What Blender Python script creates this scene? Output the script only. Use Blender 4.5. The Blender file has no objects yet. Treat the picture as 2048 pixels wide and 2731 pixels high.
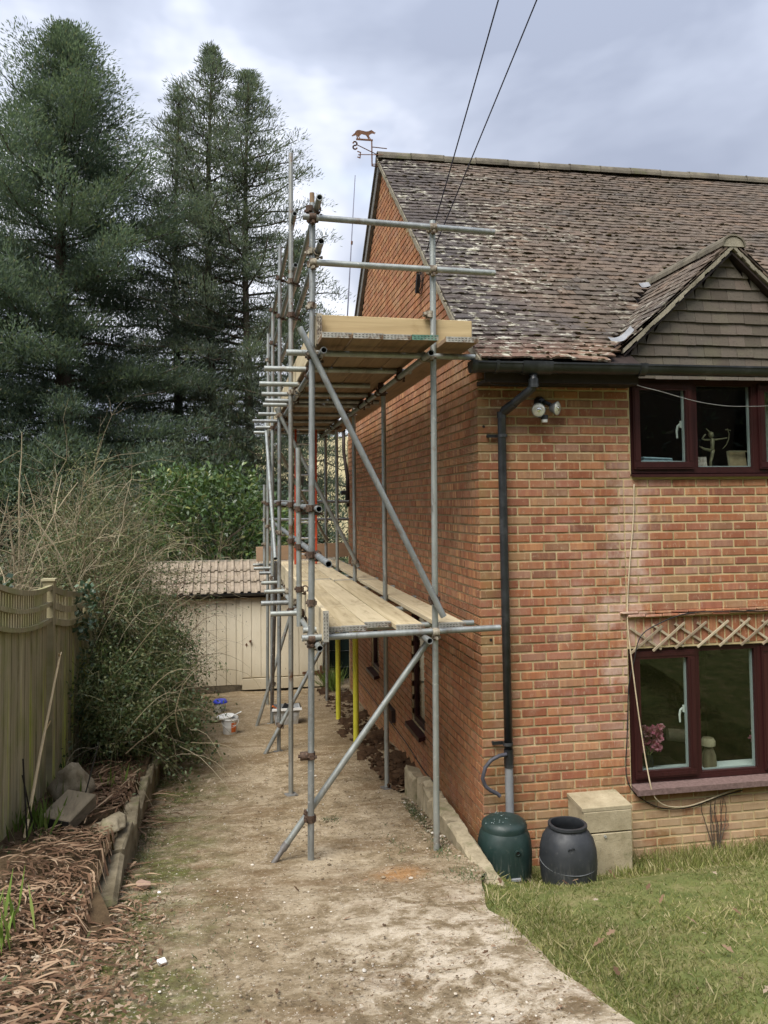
import bpy, math, random
import numpy as np
from mathutils import Vector, Matrix

# ---------------------------------------------------------------- camera, sky, sun, exposure
SC = bpy.context.scene
COL = SC.collection
SC.render.resolution_x, SC.render.resolution_y = 768, 1024
rad = math.radians

def make_camera():
    yaw, pitch, roll = rad(10.42), rad(2.84), rad(-0.65)
    f = Vector((math.sin(yaw)*math.cos(pitch), math.cos(yaw)*math.cos(pitch), math.sin(pitch)))
    r = Vector((math.cos(yaw), -math.sin(yaw), 0)); u = r.cross(f)
    r2 = r*math.cos(roll)+u*math.sin(roll); u2 = -r*math.sin(roll)+u*math.cos(roll)
    cd = bpy.data.cameras.new('camera'); cam = bpy.data.objects.new('camera', cd); COL.objects.link(cam)
    m = Matrix.Identity(4)
    for i in range(3):
        m[i][0], m[i][1], m[i][2] = r2[i], u2[i], -f[i]
    m[0][3], m[1][3], m[2][3] = -2.005, -6.579, -0.864
    cam.matrix_world = m
    cd.sensor_fit = 'AUTO'; cd.sensor_width = 36; cd.lens = 2218.9/2731*36
    cd.shift_y = -131/2731; cd.shift_x = 3.4/2731
    cd.clip_start = .05; cd.clip_end = 2000
    SC.camera = cam
make_camera()

SUN_EL, SUN_AZ = rad(55), rad(222)      # azimuth measured from +Y towards +X: behind and to the left of the camera
def make_world():
    w = bpy.data.worlds.new('World'); SC.world = w; w.use_nodes = True
    nt = w.node_tree; nt.nodes.clear(); L = nt.links
    def nd(t, **k):
        n = nt.nodes.new(t)
        for a, b in k.items(): setattr(n, a, b)
        return n
    out = nd('ShaderNodeOutputWorld'); bg = nd('ShaderNodeBackground'); bg.inputs['Strength'].default_value = .1
    sky = nd('ShaderNodeTexSky', sky_type='NISHITA', sun_disc=False, sun_elevation=SUN_EL, sun_rotation=SUN_AZ)
    sky.dust_density = 2.0; sky.air_density = 1.3
    tc = nd('ShaderNodeTexCoord'); mp = nd('ShaderNodeMapping'); mp.inputs['Scale'].default_value = (1.0, 1.0, 1.7)
    mp.inputs['Location'].default_value = CLOUD_OFF; L.new(tc.outputs['Generated'], mp.inputs['Vector'])
    n1 = nd('ShaderNodeTexNoise'); n1.inputs['Scale'].default_value = 2.3; n1.inputs['Detail'].default_value = 5; n1.inputs['Roughness'].default_value = .5
    n1.inputs['Distortion'].default_value = .25
    L.new(mp.outputs[0], n1.inputs['Vector'])
    r1 = nd('ShaderNodeValToRGB'); e = r1.color_ramp.elements
    e[0].position = .38; e[0].color = (1.12, 1.26, 1.62, 1); e[1].position = .63; e[1].color = (3.1, 3.2, 3.5, 1)
    e2 = r1.color_ramp.elements.new(.5); e2.color = (1.62, 1.78, 2.18, 1)
    L.new(n1.outputs['Fac'], r1.inputs[0])
    n2 = nd('ShaderNodeTexNoise'); n2.inputs['Scale'].default_value = 3.4; n2.inputs['Detail'].default_value = 5; n2.inputs['Roughness'].default_value = .5
    mp2 = nd('ShaderNodeMapping'); mp2.inputs['Location'].default_value = (3.1, 7.7, 1.3); mp2.inputs['Scale'].default_value = (1, 1, 1.6)
    L.new(tc.outputs['Generated'], mp2.inputs['Vector']); L.new(mp2.outputs[0], n2.inputs['Vector'])
    r2 = nd('ShaderNodeValToRGB'); e = r2.color_ramp.elements; e[0].position = .60; e[0].color = (0, 0, 0, 1); e[1].position = .74; e[1].color = (.28, .28, .28, 1)
    L.new(n2.outputs['Fac'], r2.inputs[0])
    mx = nd('ShaderNodeMixRGB'); L.new(r2.outputs[0], mx.inputs[0]); L.new(r1.outputs[0], mx.inputs[1]); L.new(sky.outputs[0], mx.inputs[2])
    # overcast sky brightens towards the zenith; gradient put in to add fill light
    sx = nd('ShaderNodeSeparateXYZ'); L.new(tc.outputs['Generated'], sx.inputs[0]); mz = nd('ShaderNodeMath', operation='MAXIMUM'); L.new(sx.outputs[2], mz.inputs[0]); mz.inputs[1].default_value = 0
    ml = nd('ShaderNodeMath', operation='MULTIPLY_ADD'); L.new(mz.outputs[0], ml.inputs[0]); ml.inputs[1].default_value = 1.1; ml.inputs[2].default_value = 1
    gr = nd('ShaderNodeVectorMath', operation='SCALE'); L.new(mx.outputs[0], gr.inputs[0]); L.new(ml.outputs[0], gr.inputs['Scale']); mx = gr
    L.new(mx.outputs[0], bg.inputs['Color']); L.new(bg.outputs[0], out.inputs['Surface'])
CLOUD_OFF = (5.5, 3.1, .1)
make_world()

def make_sun():
    l = bpy.data.lights.new('sun', 'SUN'); l.energy = 2.0; l.angle = rad(40); l.color = (1, .955, .88)
    o = bpy.data.objects.new('sun', l); COL.objects.link(o)
    d = Vector((math.sin(SUN_AZ)*math.cos(SUN_EL), math.cos(SUN_AZ)*math.cos(SUN_EL), math.sin(SUN_EL)))
    o.rotation_euler = d.to_track_quat('Z', 'Y').to_euler(); o.location = d*40
make_sun()
SC.view_settings.view_transform = 'Standard'; SC.view_settings.look = 'None'
SC.view_settings.gamma = 1; SC.view_settings.exposure = 1.5; SC.view_settings.use_curve_mapping = False
SC.cycles.use_adaptive_sampling = True; SC.cycles.adaptive_threshold = .025; SC.cycles.use_denoising = True
SC.cycles.max_bounces = 5; SC.cycles.transparent_max_bounces = 8; SC.cycles.diffuse_bounces = 3
SC.cycles.caustics_reflective = False; SC.cycles.caustics_refractive = False

RNG = np.random.default_rng(11)
random.seed(11)
U = random.uniform

# ---------------------------------------------------------------- mesh helpers
def V3(*a): return np.array(a, float)
def basis(d):
    d = np.asarray(d, float); d = d/np.linalg.norm(d)
    a = V3(0, 0, 1) if abs(d[2]) < .9 else V3(1, 0, 0)
    x = np.cross(a, d); x /= np.linalg.norm(x); y = np.cross(d, x)
    return x, y, d
def rotz(a):
    c, s = math.cos(a), math.sin(a); return np.array([[c, -s, 0], [s, c, 0], [0, 0, 1.]])
def roty(a):
    c, s = math.cos(a), math.sin(a); return np.array([[c, 0, s], [0, 1., 0], [-s, 0, c]])
def rotx(a):
    c, s = math.cos(a), math.sin(a); return np.array([[1., 0, 0], [0, c, -s], [0, s, c]])

class MB:
    """collects shapes; build() links them as ONE mesh object"""
    def __init__(s): s.v = []; s.f = []; s.m = []; s.n = 0
    def add(s, v, f, mi=0):
        v = np.asarray(v, float); o = s.n; s.v.append(v); s.n += len(v)
        s.f.extend([tuple(int(i)+o for i in q) for q in f]); s.m.extend([mi]*len(f)); return s
    def box(s, c, size, R=None, mi=0):
        h = np.asarray(size, float)/2
        p = np.array([(x, y, z) for x in (-1, 1) for y in (-1, 1) for z in (-1, 1)])*h
        if R is not None: p = p@np.asarray(R).T
        return s.add(p+np.asarray(c, float), [(0, 1, 3, 2), (4, 6, 7, 5), (0, 4, 5, 1), (2, 3, 7, 6), (0, 2, 6, 4), (1, 5, 7, 3)], mi)
    def bx(s, x0, x1, y0, y1, z0, z1, mi=0):
        return s.box(((x0+x1)/2, (y0+y1)/2, (z0+z1)/2), (abs(x1-x0), abs(y1-y0), abs(z1-z0)), None, mi)
    def bevbox(s, c, size, b, R=None, mi=0):
        """box with chamfered edges"""
        h = np.asarray(size, float)/2; P = []; F = []
        for ax in range(3):
            for sg in (-1, 1):
                o = [i for i in range(3) if i != ax]; q = []
                for a, d in ((-1, -1), (1, -1), (1, 1), (-1, 1)):
                    v = np.zeros(3); v[ax] = sg*h[ax]; v[o[0]] = a*(h[o[0]]-b); v[o[1]] = d*(h[o[1]]-b); q.append(v)
                i = len(P); P += q; F.append((i, i+1, i+2, i+3))
        P = np.array(P)
        def key(ax, sg, a): return ax*8+(4 if sg > 0 else 0)+a
        idx = {(-1, -1): 0, (1, -1): 1, (1, 1): 2, (-1, 1): 3}
        def vid(ax, sgn):
            o = [i for i in range(3) if i != ax]; return ax*8+(4 if sgn[ax] > 0 else 0)+idx[(sgn[o[0]], sgn[o[1]])]
        for sx in (-1, 1):
            for sy in (-1, 1):
                for sz in (-1, 1):
                    t = (sx, sy, sz); F.append((vid(0, t), vid(1, t), vid(2, t)))
        for a in range(3):
            b2, c2 = [i for i in range(3) if i != a]
            for s1 in (-1, 1):
                for s2 in (-1, 1):
                    t0 = [0]*3; t0[a] = -1; t0[b2] = s1; t0[c2] = s2; t1 = list(t0); t1[a] = 1
                    F.append((vid(b2, t0), vid(b2, t1), vid(c2, t1), vid(c2, t0)))
        if R is not None: P = P@np.asarray(R).T
        return s.add(P+np.asarray(c, float), F, mi)
    def tube(s, p0, p1, r, seg=12, r1=None, cap=True, mi=0):
        p0 = np.asarray(p0, float); p1 = np.asarray(p1, float); x, y, d = basis(p1-p0); r1 = r if r1 is None else r1
        a = np.arange(seg)*2*math.pi/seg; ring = np.outer(np.cos(a), x)+np.outer(np.sin(a), y)
        v = np.vstack([p0+ring*r, p1+ring*r1]); f = [(i, (i+1) % seg, seg+(i+1) % seg, seg+i) for i in range(seg)]
        if cap: f += [tuple(range(seg))[::-1], tuple(range(seg, 2*seg))]
        return s.add(v, f, mi)
    def pipe(s, p0, p1, r, ri, seg=14, mi=0):
        """hollow tube with open ends"""
        p0 = np.asarray(p0, float); p1 = np.asarray(p1, float); x, y, d = basis(p1-p0)
        a = np.arange(seg)*2*math.pi/seg; ring = np.outer(np.cos(a), x)+np.outer(np.sin(a), y)
        v = np.vstack([p0+ring*r, p1+ring*r, p0+ring*ri, p1+ring*ri]); f = []
        for i in range(seg):
            j = (i+1) % seg
            f += [(i, j, seg+j, seg+i), (2*seg+i, 3*seg+i, 3*seg+j, 2*seg+j), (i, 2*seg+i, 2*seg+j, j), (seg+i, seg+j, 3*seg+j, 3*seg+i)]
        return s.add(v, f, mi)
    def path(s, pts, r, seg=5, mi=0, cap=True):
        pts = np.asarray(pts, float); n = len(pts); rr = np.full(n, r) if np.isscalar(r) else np.asarray(r, float)
        t = np.gradient(pts, axis=0); t /= np.linalg.norm(t, axis=1)[:, None]+1e-9
        x, y, _ = basis(t[0]); a = np.arange(seg)*2*math.pi/seg; V = []
        for i in range(n):
            x = x-t[i]*(x@t[i]); x /= np.linalg.norm(x)+1e-9; y = np.cross(t[i], x)
            V.append(pts[i]+rr[i]*(np.outer(np.cos(a), x)+np.outer(np.sin(a), y)))
        f = [(k*seg+i, k*seg+(i+1) % seg, (k+1)*seg+(i+1) % seg, (k+1)*seg+i) for k in range(n-1) for i in range(seg)]
        if cap: f += [tuple(range(seg))[::-1], tuple(range((n-1)*seg, n*seg))]
        return s.add(np.vstack(V), f, mi)
    def lathe(s, prof, o=(0, 0, 0), seg=32, R=None, mi=0, sq=0.0):
        """prof: (r, z) list; sq>0 squares the section a little"""
        a = np.arange(seg)*2*math.pi/seg; V = []
        k = 1+sq*(np.abs(np.sin(2*a))**1.5)
        for r, z in prof: V.append(np.stack([r*k*np.cos(a), r*k*np.sin(a), np.full(seg, z)], 1))
        V = np.vstack(V)
        if R is not None: V = V@np.asarray(R).T
        n = len(prof)
        f = [(q*seg+i, q*seg+(i+1) % seg, (q+1)*seg+(i+1) % seg, (q+1)*seg+i) for q in range(n-1) for i in range(seg)]
        return s.add(V+np.asarray(o, float), f, mi)
    def prism(s, poly, o, ex, ey, ez, depth, mi=0):
        """2D polygon in the ex,ey plane pushed along ez by depth"""
        o = np.asarray(o, float); ex = np.asarray(ex, float); ey = np.asarray(ey, float); ez = np.asarray(ez, float)
        n = len(poly); A = np.array([o+ex*p[0]+ey*p[1] for p in poly]); B = A+ez*depth
        f = [tuple(range(n))[::-1], tuple(range(n, 2*n))]+[(i, (i+1) % n, n+(i+1) % n, n+i) for i in range(n)]
        return s.add(np.vstack([A, B]), f, mi)
    def blob(s, c, r, seed=0, sub=1, amp=.25, mi=0):
        """lumpy stone"""
        P, F = ICO[sub]; rg = np.random.default_rng(seed); k = np.ones(len(P))
        for _ in range(4):
            d = rg.normal(size=3); d /= np.linalg.norm(d); k += amp*.5*np.sin(P@d*rg.uniform(2, 5)+rg.uniform(0, 6))
        return s.add(P*k[:, None]*np.asarray(r, float)+np.asarray(c, float), F, mi)
    def verts(s): return np.vstack(s.v)

def _ico():
    t = (1+5**.5)/2
    v = [(-1, t, 0), (1, t, 0), (-1, -t, 0), (1, -t, 0), (0, -1, t), (0, 1, t), (0, -1, -t), (0, 1, -t), (t, 0, -1), (t, 0, 1), (-t, 0, -1), (-t, 0, 1)]
    f = [(0, 11, 5), (0, 5, 1), (0, 1, 7), (0, 7, 10), (0, 10, 11), (1, 5, 9), (5, 11, 4), (11, 10, 2), (10, 7, 6), (7, 1, 8), (3, 9, 4), (3, 4, 2), (3, 2, 6), (3, 6, 8), (3, 8, 9), (4, 9, 5), (2, 4, 11), (6, 2, 10), (8, 6, 7), (9, 8, 1)]
    v = [np.array(p)/np.linalg.norm(p) for p in v]; out = {}
    for lv in range(3):
        out[lv] = (np.array(v), list(f)); nf = []; cache = {}
        def mid(a, b):
            k = (min(a, b), max(a, b))
            if k not in cache:
                m = v[a]+v[b]; v.append(m/np.linalg.norm(m)); cache[k] = len(v)-1
            return cache[k]
        for a, b, c in f:
            x, y, z = mid(a, b), mid(b, c), mid(c, a); nf += [(a, x, z), (b, y, x), (c, z, y), (x, y, z)]
        f = nf
    return out
ICO = _ico()

def tag(o, label=None, cat=None, group=None, kind=None):
    if label: o['label'] = label
    if cat: o['category'] = cat
    if group: o['group'] = group
    if kind: o['kind'] = kind
    return o
WLOC = {}
def link(o, parent, loc):
    COL.objects.link(o); loc = np.asarray(loc, float); WLOC[o.name] = loc
    if parent is not None:
        o.parent = parent; o.location = Vector(loc-WLOC[parent.name])
    else: o.location = Vector(loc)
    return o
def thing(name, loc, label, cat, group=None):
    o = bpy.data.objects.new(name, None); o.empty_display_size = .1; link(o, None, loc)
    return tag(o, label, cat, group)
def np_mesh(name, v, f):
    """v (N,3), f (M,k) all faces of equal size"""
    v = np.asarray(v, np.float32); f = np.asarray(f, np.int32); k = f.shape[1]
    me = bpy.data.meshes.new(name); me.vertices.add(len(v)); me.vertices.foreach_set('co', v.ravel())
    me.loops.add(f.size); me.loops.foreach_set('vertex_index', f.ravel())
    me.polygons.add(len(f)); me.polygons.foreach_set('loop_start', np.arange(0, f.size, k, dtype=np.int32))
    me.polygons.foreach_set('loop_total', np.full(len(f), k, np.int32)); me.update(calc_edges=True)
    return me
def finish(o, mats, smooth):
    for m in (mats if isinstance(mats, (list, tuple)) else [mats]): o.data.materials.append(m)
    if smooth:
        me = o.data; me.polygons.foreach_set('use_smooth', np.ones(len(me.polygons), bool))
        if smooth != 'all':
            try: me.set_sharp_from_angle(angle=rad(40 if smooth is True else smooth))
            except Exception: pass
def obj(name, mb, mats, parent=None, smooth=False, loc=None, **props):
    v = mb.verts()
    if loc is None: loc = np.array([(v[:, 0].min()+v[:, 0].max())/2, (v[:, 1].min()+v[:, 1].max())/2, v[:, 2].min()])
    me = bpy.data.meshes.new(name); me.from_pydata((v-loc).tolist(), [], mb.f); me.update()
    o = bpy.data.objects.new(name, me); link(o, parent, loc)
    finish(o, mats, smooth)
    if any(mb.m): me.polygons.foreach_set('material_index', np.array(mb.m, np.int32))
    tag(o, **props); return o
def npobj(name, v, f, mats, parent=None, smooth=False, loc=None, **props):
    v = np.asarray(v, float)
    if loc is None: loc = np.array([v[:, 0].mean(), v[:, 1].mean(), v[:, 2].min()])
    o = bpy.data.objects.new(name, np_mesh(name, v-loc, f)); link(o, parent, loc); finish(o, mats, smooth); tag(o, **props); return o
def inst(name, me, loc, parent, R=None):
    o = bpy.data.objects.new(name, me); link(o, parent, loc)
    if R is not None: o.rotation_euler = Matrix(np.asarray(R).tolist()).to_euler()
    return o
def cards(B, D, W, cup=0.0):
    """leaf shaped quads: base B, direction*length D, half width vector W"""
    N = len(B); M = B+D*.5
    if cup: M = M+cup*np.linalg.norm(D, axis=1)[:, None]*np.array([0, 0, 1.])
    v = np.stack([B, M-W, B+D, M+W], 1).reshape(-1, 3)
    return v, np.arange(4*N).reshape(N, 4)
def unit(a): return a/(np.linalg.norm(a, axis=-1, keepdims=True)+1e-9)
def rdir(n): return unit(RNG.normal(size=(n, 3)))

# ground heights: the drive falls away from the camera
KY = [-30, -12, -8, -4, -2, -.25, 1.8, 3.8, 5.6, 7, 8.5, 14, 40]
KZ = [.4, -1.75, -2.3, -2.95, -3.25, -3.5, -3.70, -3.87, -3.98, -4.05, -4.13, -4.35, -4.6]
def dz(y): return np.interp(y, KY, KZ)
# ---------------------------------------------------------------- materials
class G:
    """short-hand for building node trees"""
    def __init__(s, name, rough=.8, metal=0., spec=.3):
        s.m = bpy.data.materials.new(name); s.m.use_nodes = True; s.nt = s.m.node_tree
        s.b = s.nt.nodes['Principled BSDF']; s.set('Roughness', rough); s.set('Metallic', metal); s.set('Specular IOR Level', spec)
    def set(s, k, v):
        if hasattr(v, 'is_output'): s.nt.links.new(v, s.b.inputs[k])
        else:
            if isinstance(v, tuple) and len(v) == 3: v = (*v, 1)
            s.b.inputs[k].default_value = v
        return s
    def put(s, sock, v):
        if hasattr(v, 'is_output'): s.nt.links.new(v, sock)
        else:
            if isinstance(v, tuple) and len(v) == 3 and sock.type == 'RGBA': v = (*v, 1)
            sock.default_value = v
    def n(s, t, **k):
        q = s.nt.nodes.new(t)
        for a, b in k.items(): setattr(q, a, b)
        return q
    def geo(s, o='Position'): return s.n('ShaderNodeNewGeometry').outputs[o]
    def objc(s): return s.n('ShaderNodeTexCoord').outputs['Object']
    def rnd(s):
        a = s.math('MULTIPLY', s.n('ShaderNodeObjectInfo').outputs['Random'], 7.13)
        return s.math('FRACT', s.math('ADD', a, s.geo('Random Per Island')), 0)
    def sep(s, v):
        q = s.n('ShaderNodeSeparateXYZ'); s.put(q.inputs[0], v); return q.outputs
    def comb(s, x, y, z):
        q = s.n('ShaderNodeCombineXYZ')
        for i, a in enumerate((x, y, z)): s.put(q.inputs[i], a)
        return q.outputs[0]
    def math(s, op, a, b=0., c=None):
        q = s.n('ShaderNodeMath', operation=op); s.put(q.inputs[0], a); s.put(q.inputs[1], b)
        if c is not None: s.put(q.inputs[2], c)
        return q.outputs[0]
    def vmul(s, v, k):
        q = s.n('ShaderNodeVectorMath', operation='MULTIPLY'); s.put(q.inputs[0], v); s.put(q.inputs[1], k); return q.outputs[0]
    def noise(s, scale, detail=3, vec=None, rough=.55, dist=0., o='Fac'):
        q = s.n('ShaderNodeTexNoise'); q.inputs['Scale'].default_value = scale; q.inputs['Detail'].default_value = detail
        q.inputs['Roughness'].default_value = rough; q.inputs['Distortion'].default_value = dist
        s.put(q.inputs['Vector'], s.geo() if vec is None else vec); return q.outputs[o]
    def voro(s, scale, vec=None, feature='F1', o='Distance'):
        q = s.n('ShaderNodeTexVoronoi', feature=feature); q.inputs['Scale'].default_value = scale
        s.put(q.inputs['Vector'], s.geo() if vec is None else vec); return q.outputs[o]
    def ramp(s, f, stops, interp='LINEAR'):
        q = s.n('ShaderNodeValToRGB'); q.color_ramp.interpolation = interp; e = q.color_ramp.elements
        while len(e) < len(stops): e.new(.5)
        for i, (p, c) in enumerate(stops):
            e[i].position = p; e[i].color = (c, c, c, 1) if isinstance(c, (int, float)) else (*c, 1)
        s.put(q.inputs[0], f); return q.outputs[0]
    def step(s, f, a, b):
        q = s.n('ShaderNodeMapRange'); q.interpolation_type = 'SMOOTHSTEP'; s.put(q.inputs[0], f)
        q.inputs[1].default_value = a; q.inputs[2].default_value = b; return q.outputs[0]
    def mix(s, a, b, f, mode='MIX'):
        q = s.n('ShaderNodeMixRGB', blend_type=mode); s.put(q.inputs[0], f); s.put(q.inputs[1], a); s.put(q.inputs[2], b); return q.outputs[0]
    def bump(s, h, strength=.4, dist=.01):
        q = s.n('ShaderNodeBump'); q.inputs['Strength'].default_value = strength; q.inputs['Distance'].default_value = dist
        s.put(q.inputs['Height'], h); s.nt.links.new(q.outputs[0], s.b.inputs['Normal']); return s
    def col(s, c): s.set('Base Color', c); return s

def simple(name, c, rough=.6, metal=0., spec=.3, var=.25, scale=14., bump=.15, dirt=None):
    g = G(name, rough, metal, spec); n = g.noise(scale, 4, g.objc())
    a = tuple(x*(1-var) for x in c); b = tuple(min(1, x*(1+var)) for x in c)
    k = g.ramp(n, [(.3, a), (.7, b)])
    if dirt:
        m = g.step(g.noise(scale*.35, 5, g.objc(), .65), .5, .68); k = g.mix(k, dirt, m)
    g.col(k)
    if bump: g.bump(g.noise(scale*6, 3, g.objc()), bump, .004)
    return g.m

def m_brick():
    g = G('brick', .88, 0, .2); P = g.geo(); x, y, z = g.sep(P)
    N = g.sep(g.geo('Normal')); gab = g.step(g.math('ABSOLUTE', N[0]), .4, .6)
    u = g.math('ADD', x, y); r = g.rnd()
    c = g.ramp(r, [(0, (.235, .085, .046)), (.14, (.33, .132, .062)), (.3, (.26, .094, .055)), (.44, (.37, .17, .084)), (.58, (.225, .088, .054)), (.7, (.33, .138, .085)), (.82, (.31, .18, .095)), (.92, (.185, .078, .05)), (1, (.36, .20, .135))])
    # kiln marks: vertical bands across each brick
    bv = g.comb(g.math('MULTIPLY', u, 26.), g.math('MULTIPLY', r, 40.), g.math('MULTIPLY', z, 2.))
    bn = g.noise(1.0, 1.5, bv, .5)
    light = g.step(bn, .53, .63); dark = g.step(bn, .47, .37)
    r2 = g.math('FRACT', g.math('MULTIPLY', r, 13.7), 0)
    k = g.math('ADD', .28, g.math('MULTIPLY', gab, .70))
    c = g.mix(c, (.54, .31, .14), g.math('MULTIPLY', light, g.math('MULTIPLY', k, r2)))
    c = g.mix(c, (.15, .062, .034), g.math('MULTIPLY', dark, g.math('MULTIPLY', k, .75)))
    # weathering: brown soot on the upper gable, algae low down and by the corner, white salts
    w1 = g.noise(.9, 5, g.vmul(P, (1, 1, 1.3)), .6)
    top = g.math('MULTIPLY', g.step(z, -.75, -.1), g.step(z, 1.4, .6)); nearc = g.step(y, 4.5, .5)
    soot = g.math('MULTIPLY', g.math('MULTIPLY', top, gab), g.math('MULTIPLY', nearc, g.step(w1, .36, .56)))
    c = g.mix(c, g.mix(c, (.085, .05, .032), .55), soot)
    alg = g.math('MULTIPLY', g.step(g.noise(2.2, 5, None, .65), .40, .60), g.math('MAXIMUM', g.math('MULTIPLY', g.step(x, .45, .02), g.math('SUBTRACT', 1., gab)), g.step(z, -2.7, -3.6)))
    c = g.mix(c, (.24, .165, .065), g.math('MULTIPLY', alg, .62))
    redz = g.math('MULTIPLY', gab, g.step(z, -1.4, -2.6)); c = g.mix(c, (.38, .14, .062), g.math('MULTIPLY', redz, .35)); c = g.mix(c, (.46, .22, .10), g.math('MULTIPLY', gab, .22))
    ex = g.math('MULTIPLY', g.step(g.math('ABSOLUTE', g.math('SUBTRACT', x, 1.25)), .75, .1), g.step(g.math('ABSOLUTE', g.math('ADD', z, 1.75)), 1.7, .5))
    en = g.noise(2.6, 6, g.vmul(P, (1, 1, .8)), .68)
    eff = g.math('MULTIPLY', ex, g.step(en, .43, .66)); c = g.mix(c, (.60, .48, .41), g.math('MULTIPLY', eff, .62)); drip = g.noise(1., 5, g.comb(g.math('MULTIPLY', u, 30.), 1., g.math('MULTIPLY', z, 3.)), .7); c = g.mix(c, (.66, .56, .46), g.math('MULTIPLY', g.step(drip, .6, .72), g.math('MULTIPLY', .5, g.math('SUBTRACT', 1., gab))))
    plinth = g.math('MULTIPLY', g.step(z, -3.30, -3.42), g.step(x, 1.0, 1.25)); c = g.mix(c, (.46, .33, .20), g.math('MULTIPLY', plinth, g.math('MULTIPLY', g.step(g.noise(5, 4), .3, .6), .75)))
    sn = g.noise(30, 4, g.vmul(P, (1, 1, .5)), .7); c = g.mix(c, (.52, .40, .26), g.math('MULTIPLY', g.step(sn, .55, .72), .6)); c = g.mix(c, (.47, .35, .24), g.math('MULTIPLY', g.step(g.noise(2.6, 6, None, .7), .47, .68), .25))
    f = g.noise(60, 5, None, .7); c = g.mix(c, g.mix(c, (.05, .03, .02), .5), g.step(f, .58, .8))
    g.col(c)
    # reeded (combed) courses
    band = g.math('MAXIMUM', g.math('MULTIPLY', g.step(z, -.60, -.595), g.step(z, -.305, -.31)), g.math('MULTIPLY', g.step(z, -2.095, -2.09), g.step(z, -1.73, -1.735)))
    reed = g.math('MULTIPLY', g.math('MULTIPLY', band, gab), g.math('SINE', g.math('MULTIPLY', z, 2*math.pi/.0125)))
    h = g.math('ADD', g.math('MULTIPLY', f, .5), g.math('MULTIPLY', reed, .9))
    return g.bump(h, .55, .004).m
def m_mortar():
    g = G('mortar', .95, 0, .1); P = g.geo(); x, y, z = g.sep(P)
    c = g.ramp(g.noise(9, 5), [(.3, (.38, .295, .16)), (.7, (.56, .455, .275))])
    c = g.mix(c, (.50, .40, .22), g.math('MULTIPLY', g.step(x, 1.2, 1.35), .6))
    N = g.sep(g.geo('Normal')); gab = g.step(g.math('ABSOLUTE', N[0]), .4, .6)
    c = g.mix(c, (.22, .145, .075), g.math('MULTIPLY', gab, .35))
    c = g.mix(c, (.10, .085, .03), g.math('MULTIPLY', g.step(g.noise(3, 5), .52, .7), .45))
    g.col(c); return g.bump(g.noise(120, 3), .5, .004).m
def m_tile(name, hung=False):
    g = G(name, .9, 0, .2); P = g.geo(); x, y, z = g.sep(P); r = g.rnd()
    if hung:
        c = g.ramp(r, [(0, (.085, .07, .055)), (.4, (.118, .098, .078)), (.7, (.095, .083, .068)), (1, (.14, .11, .09))])
        c = g.mix(c, (.13, .125, .08), g.math('MULTIPLY', g.step(g.noise(4, 5), .48, .7), .4))
        c = g.mix(c, (.30, .29, .21), g.math('MULTIPLY', g.step(g.noise(26, 5, None, .7), .62, .75), .6))
    else:
        c = g.ramp(r, [(0, (.115, .088, .063)), (.22, (.078, .068, .056)), (.36, (.155, .12, .085)), (.52, (.058, .056, .056)), (.66, (.135, .105, .078)), (.82, (.09, .077, .062)), (.94, (.18, .12, .078)), (1, (.05, .05, .052))])
        c = g.mix(c, (.118, .092, .073), .38); c = g.mix(c, g.ramp(g.noise(1.6, 4, g.vmul(P, (.6, 1, 1))), [(.35, (.07, .058, .05)), (.65, (.18, .122, .09))]), .35)
        # towards the verge the tiles are darker slate-blue, near the eaves more orange
        c = g.mix(c, (.055, .052, .057), g.math('MULTIPLY', g.step(g.math('ADD', x, g.math('MULTIPLY', g.noise(1.2, 3), 1.4)), 1.75, 1.0), .62))
        c = g.mix(c, (.27, .135, .075), g.math('MULTIPLY', g.step(z, .62, .34), .32))
        pale = g.math('MAXIMUM', g.math('MULTIPLY', g.step(x, 3.0, .5), 1.), .14)
        l = g.step(g.noise(17, 5, g.vmul(P, (.62, 1, 1)), .62), .53, .62); l2 = g.step(g.noise(1.1, 3), .34, .55)
        l = g.math('MULTIPLY', g.math('MULTIPLY', l, l2), pale)
        c = g.mix(c, g.ramp(g.noise(20, 3), [(.35, (.30, .285, .20)), (.65, (.52, .50, .43))]), g.math('MULTIPLY', l, .92))
        mo = g.math('MULTIPLY', g.step(g.noise(11, 6, None, .75), .50, .62), .9)
        c = g.mix(c, (.032, .024, .014), g.math('MULTIPLY', mo, .8))
        c = g.mix(c, (.30, .24, .17), g.math('MULTIPLY', g.step(g.noise(34, 5, None, .75), .6, .75), .5))
    f = g.noise(55, 5, None, .7); c = g.mix(c, g.mix(c, (.02, .02, .015), .6), g.step(f, .52, .75))
    g.col(c); return g.bump(f, .6, .006).m
def m_steel(name, rust=.25, base=(.245, .26, .262)):
    g = G(name, .48, .55, .5); P = g.geo(); v = g.vmul(P, (1, 1, .25))
    r = g.n('ShaderNodeObjectInfo').outputs['Random']
    c = g.ramp(g.noise(16, 5, v, .65), [(.3, tuple(a*.62 for a in base)), (.55, base), (.75, tuple(min(1, a*1.55) for a in base))])
    c = g.mix(c, g.mix(c, (.42, .45, .40), .5), r)
    c = g.mix(c, (.16, .085, .045), g.math('MULTIPLY', g.step(g.noise(5, 5, None, .7), .56, .7), rust*2))
    c = g.mix(c, (.60, .60, .56), g.math('MULTIPLY', g.step(g.noise(26, 5, None, .72), .61, .68), .75)); c = g.mix(c, (.10, .075, .055), g.math('MULTIPLY', g.step(g.noise(9, 6, v, .75), .57, .70), .7))
    g.col(c); g.set('Roughness', g.ramp(g.noise(8, 3), [(.3, .38), (.7, .62)])); return g.bump(g.noise(90, 3), .12, .003).m
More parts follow.
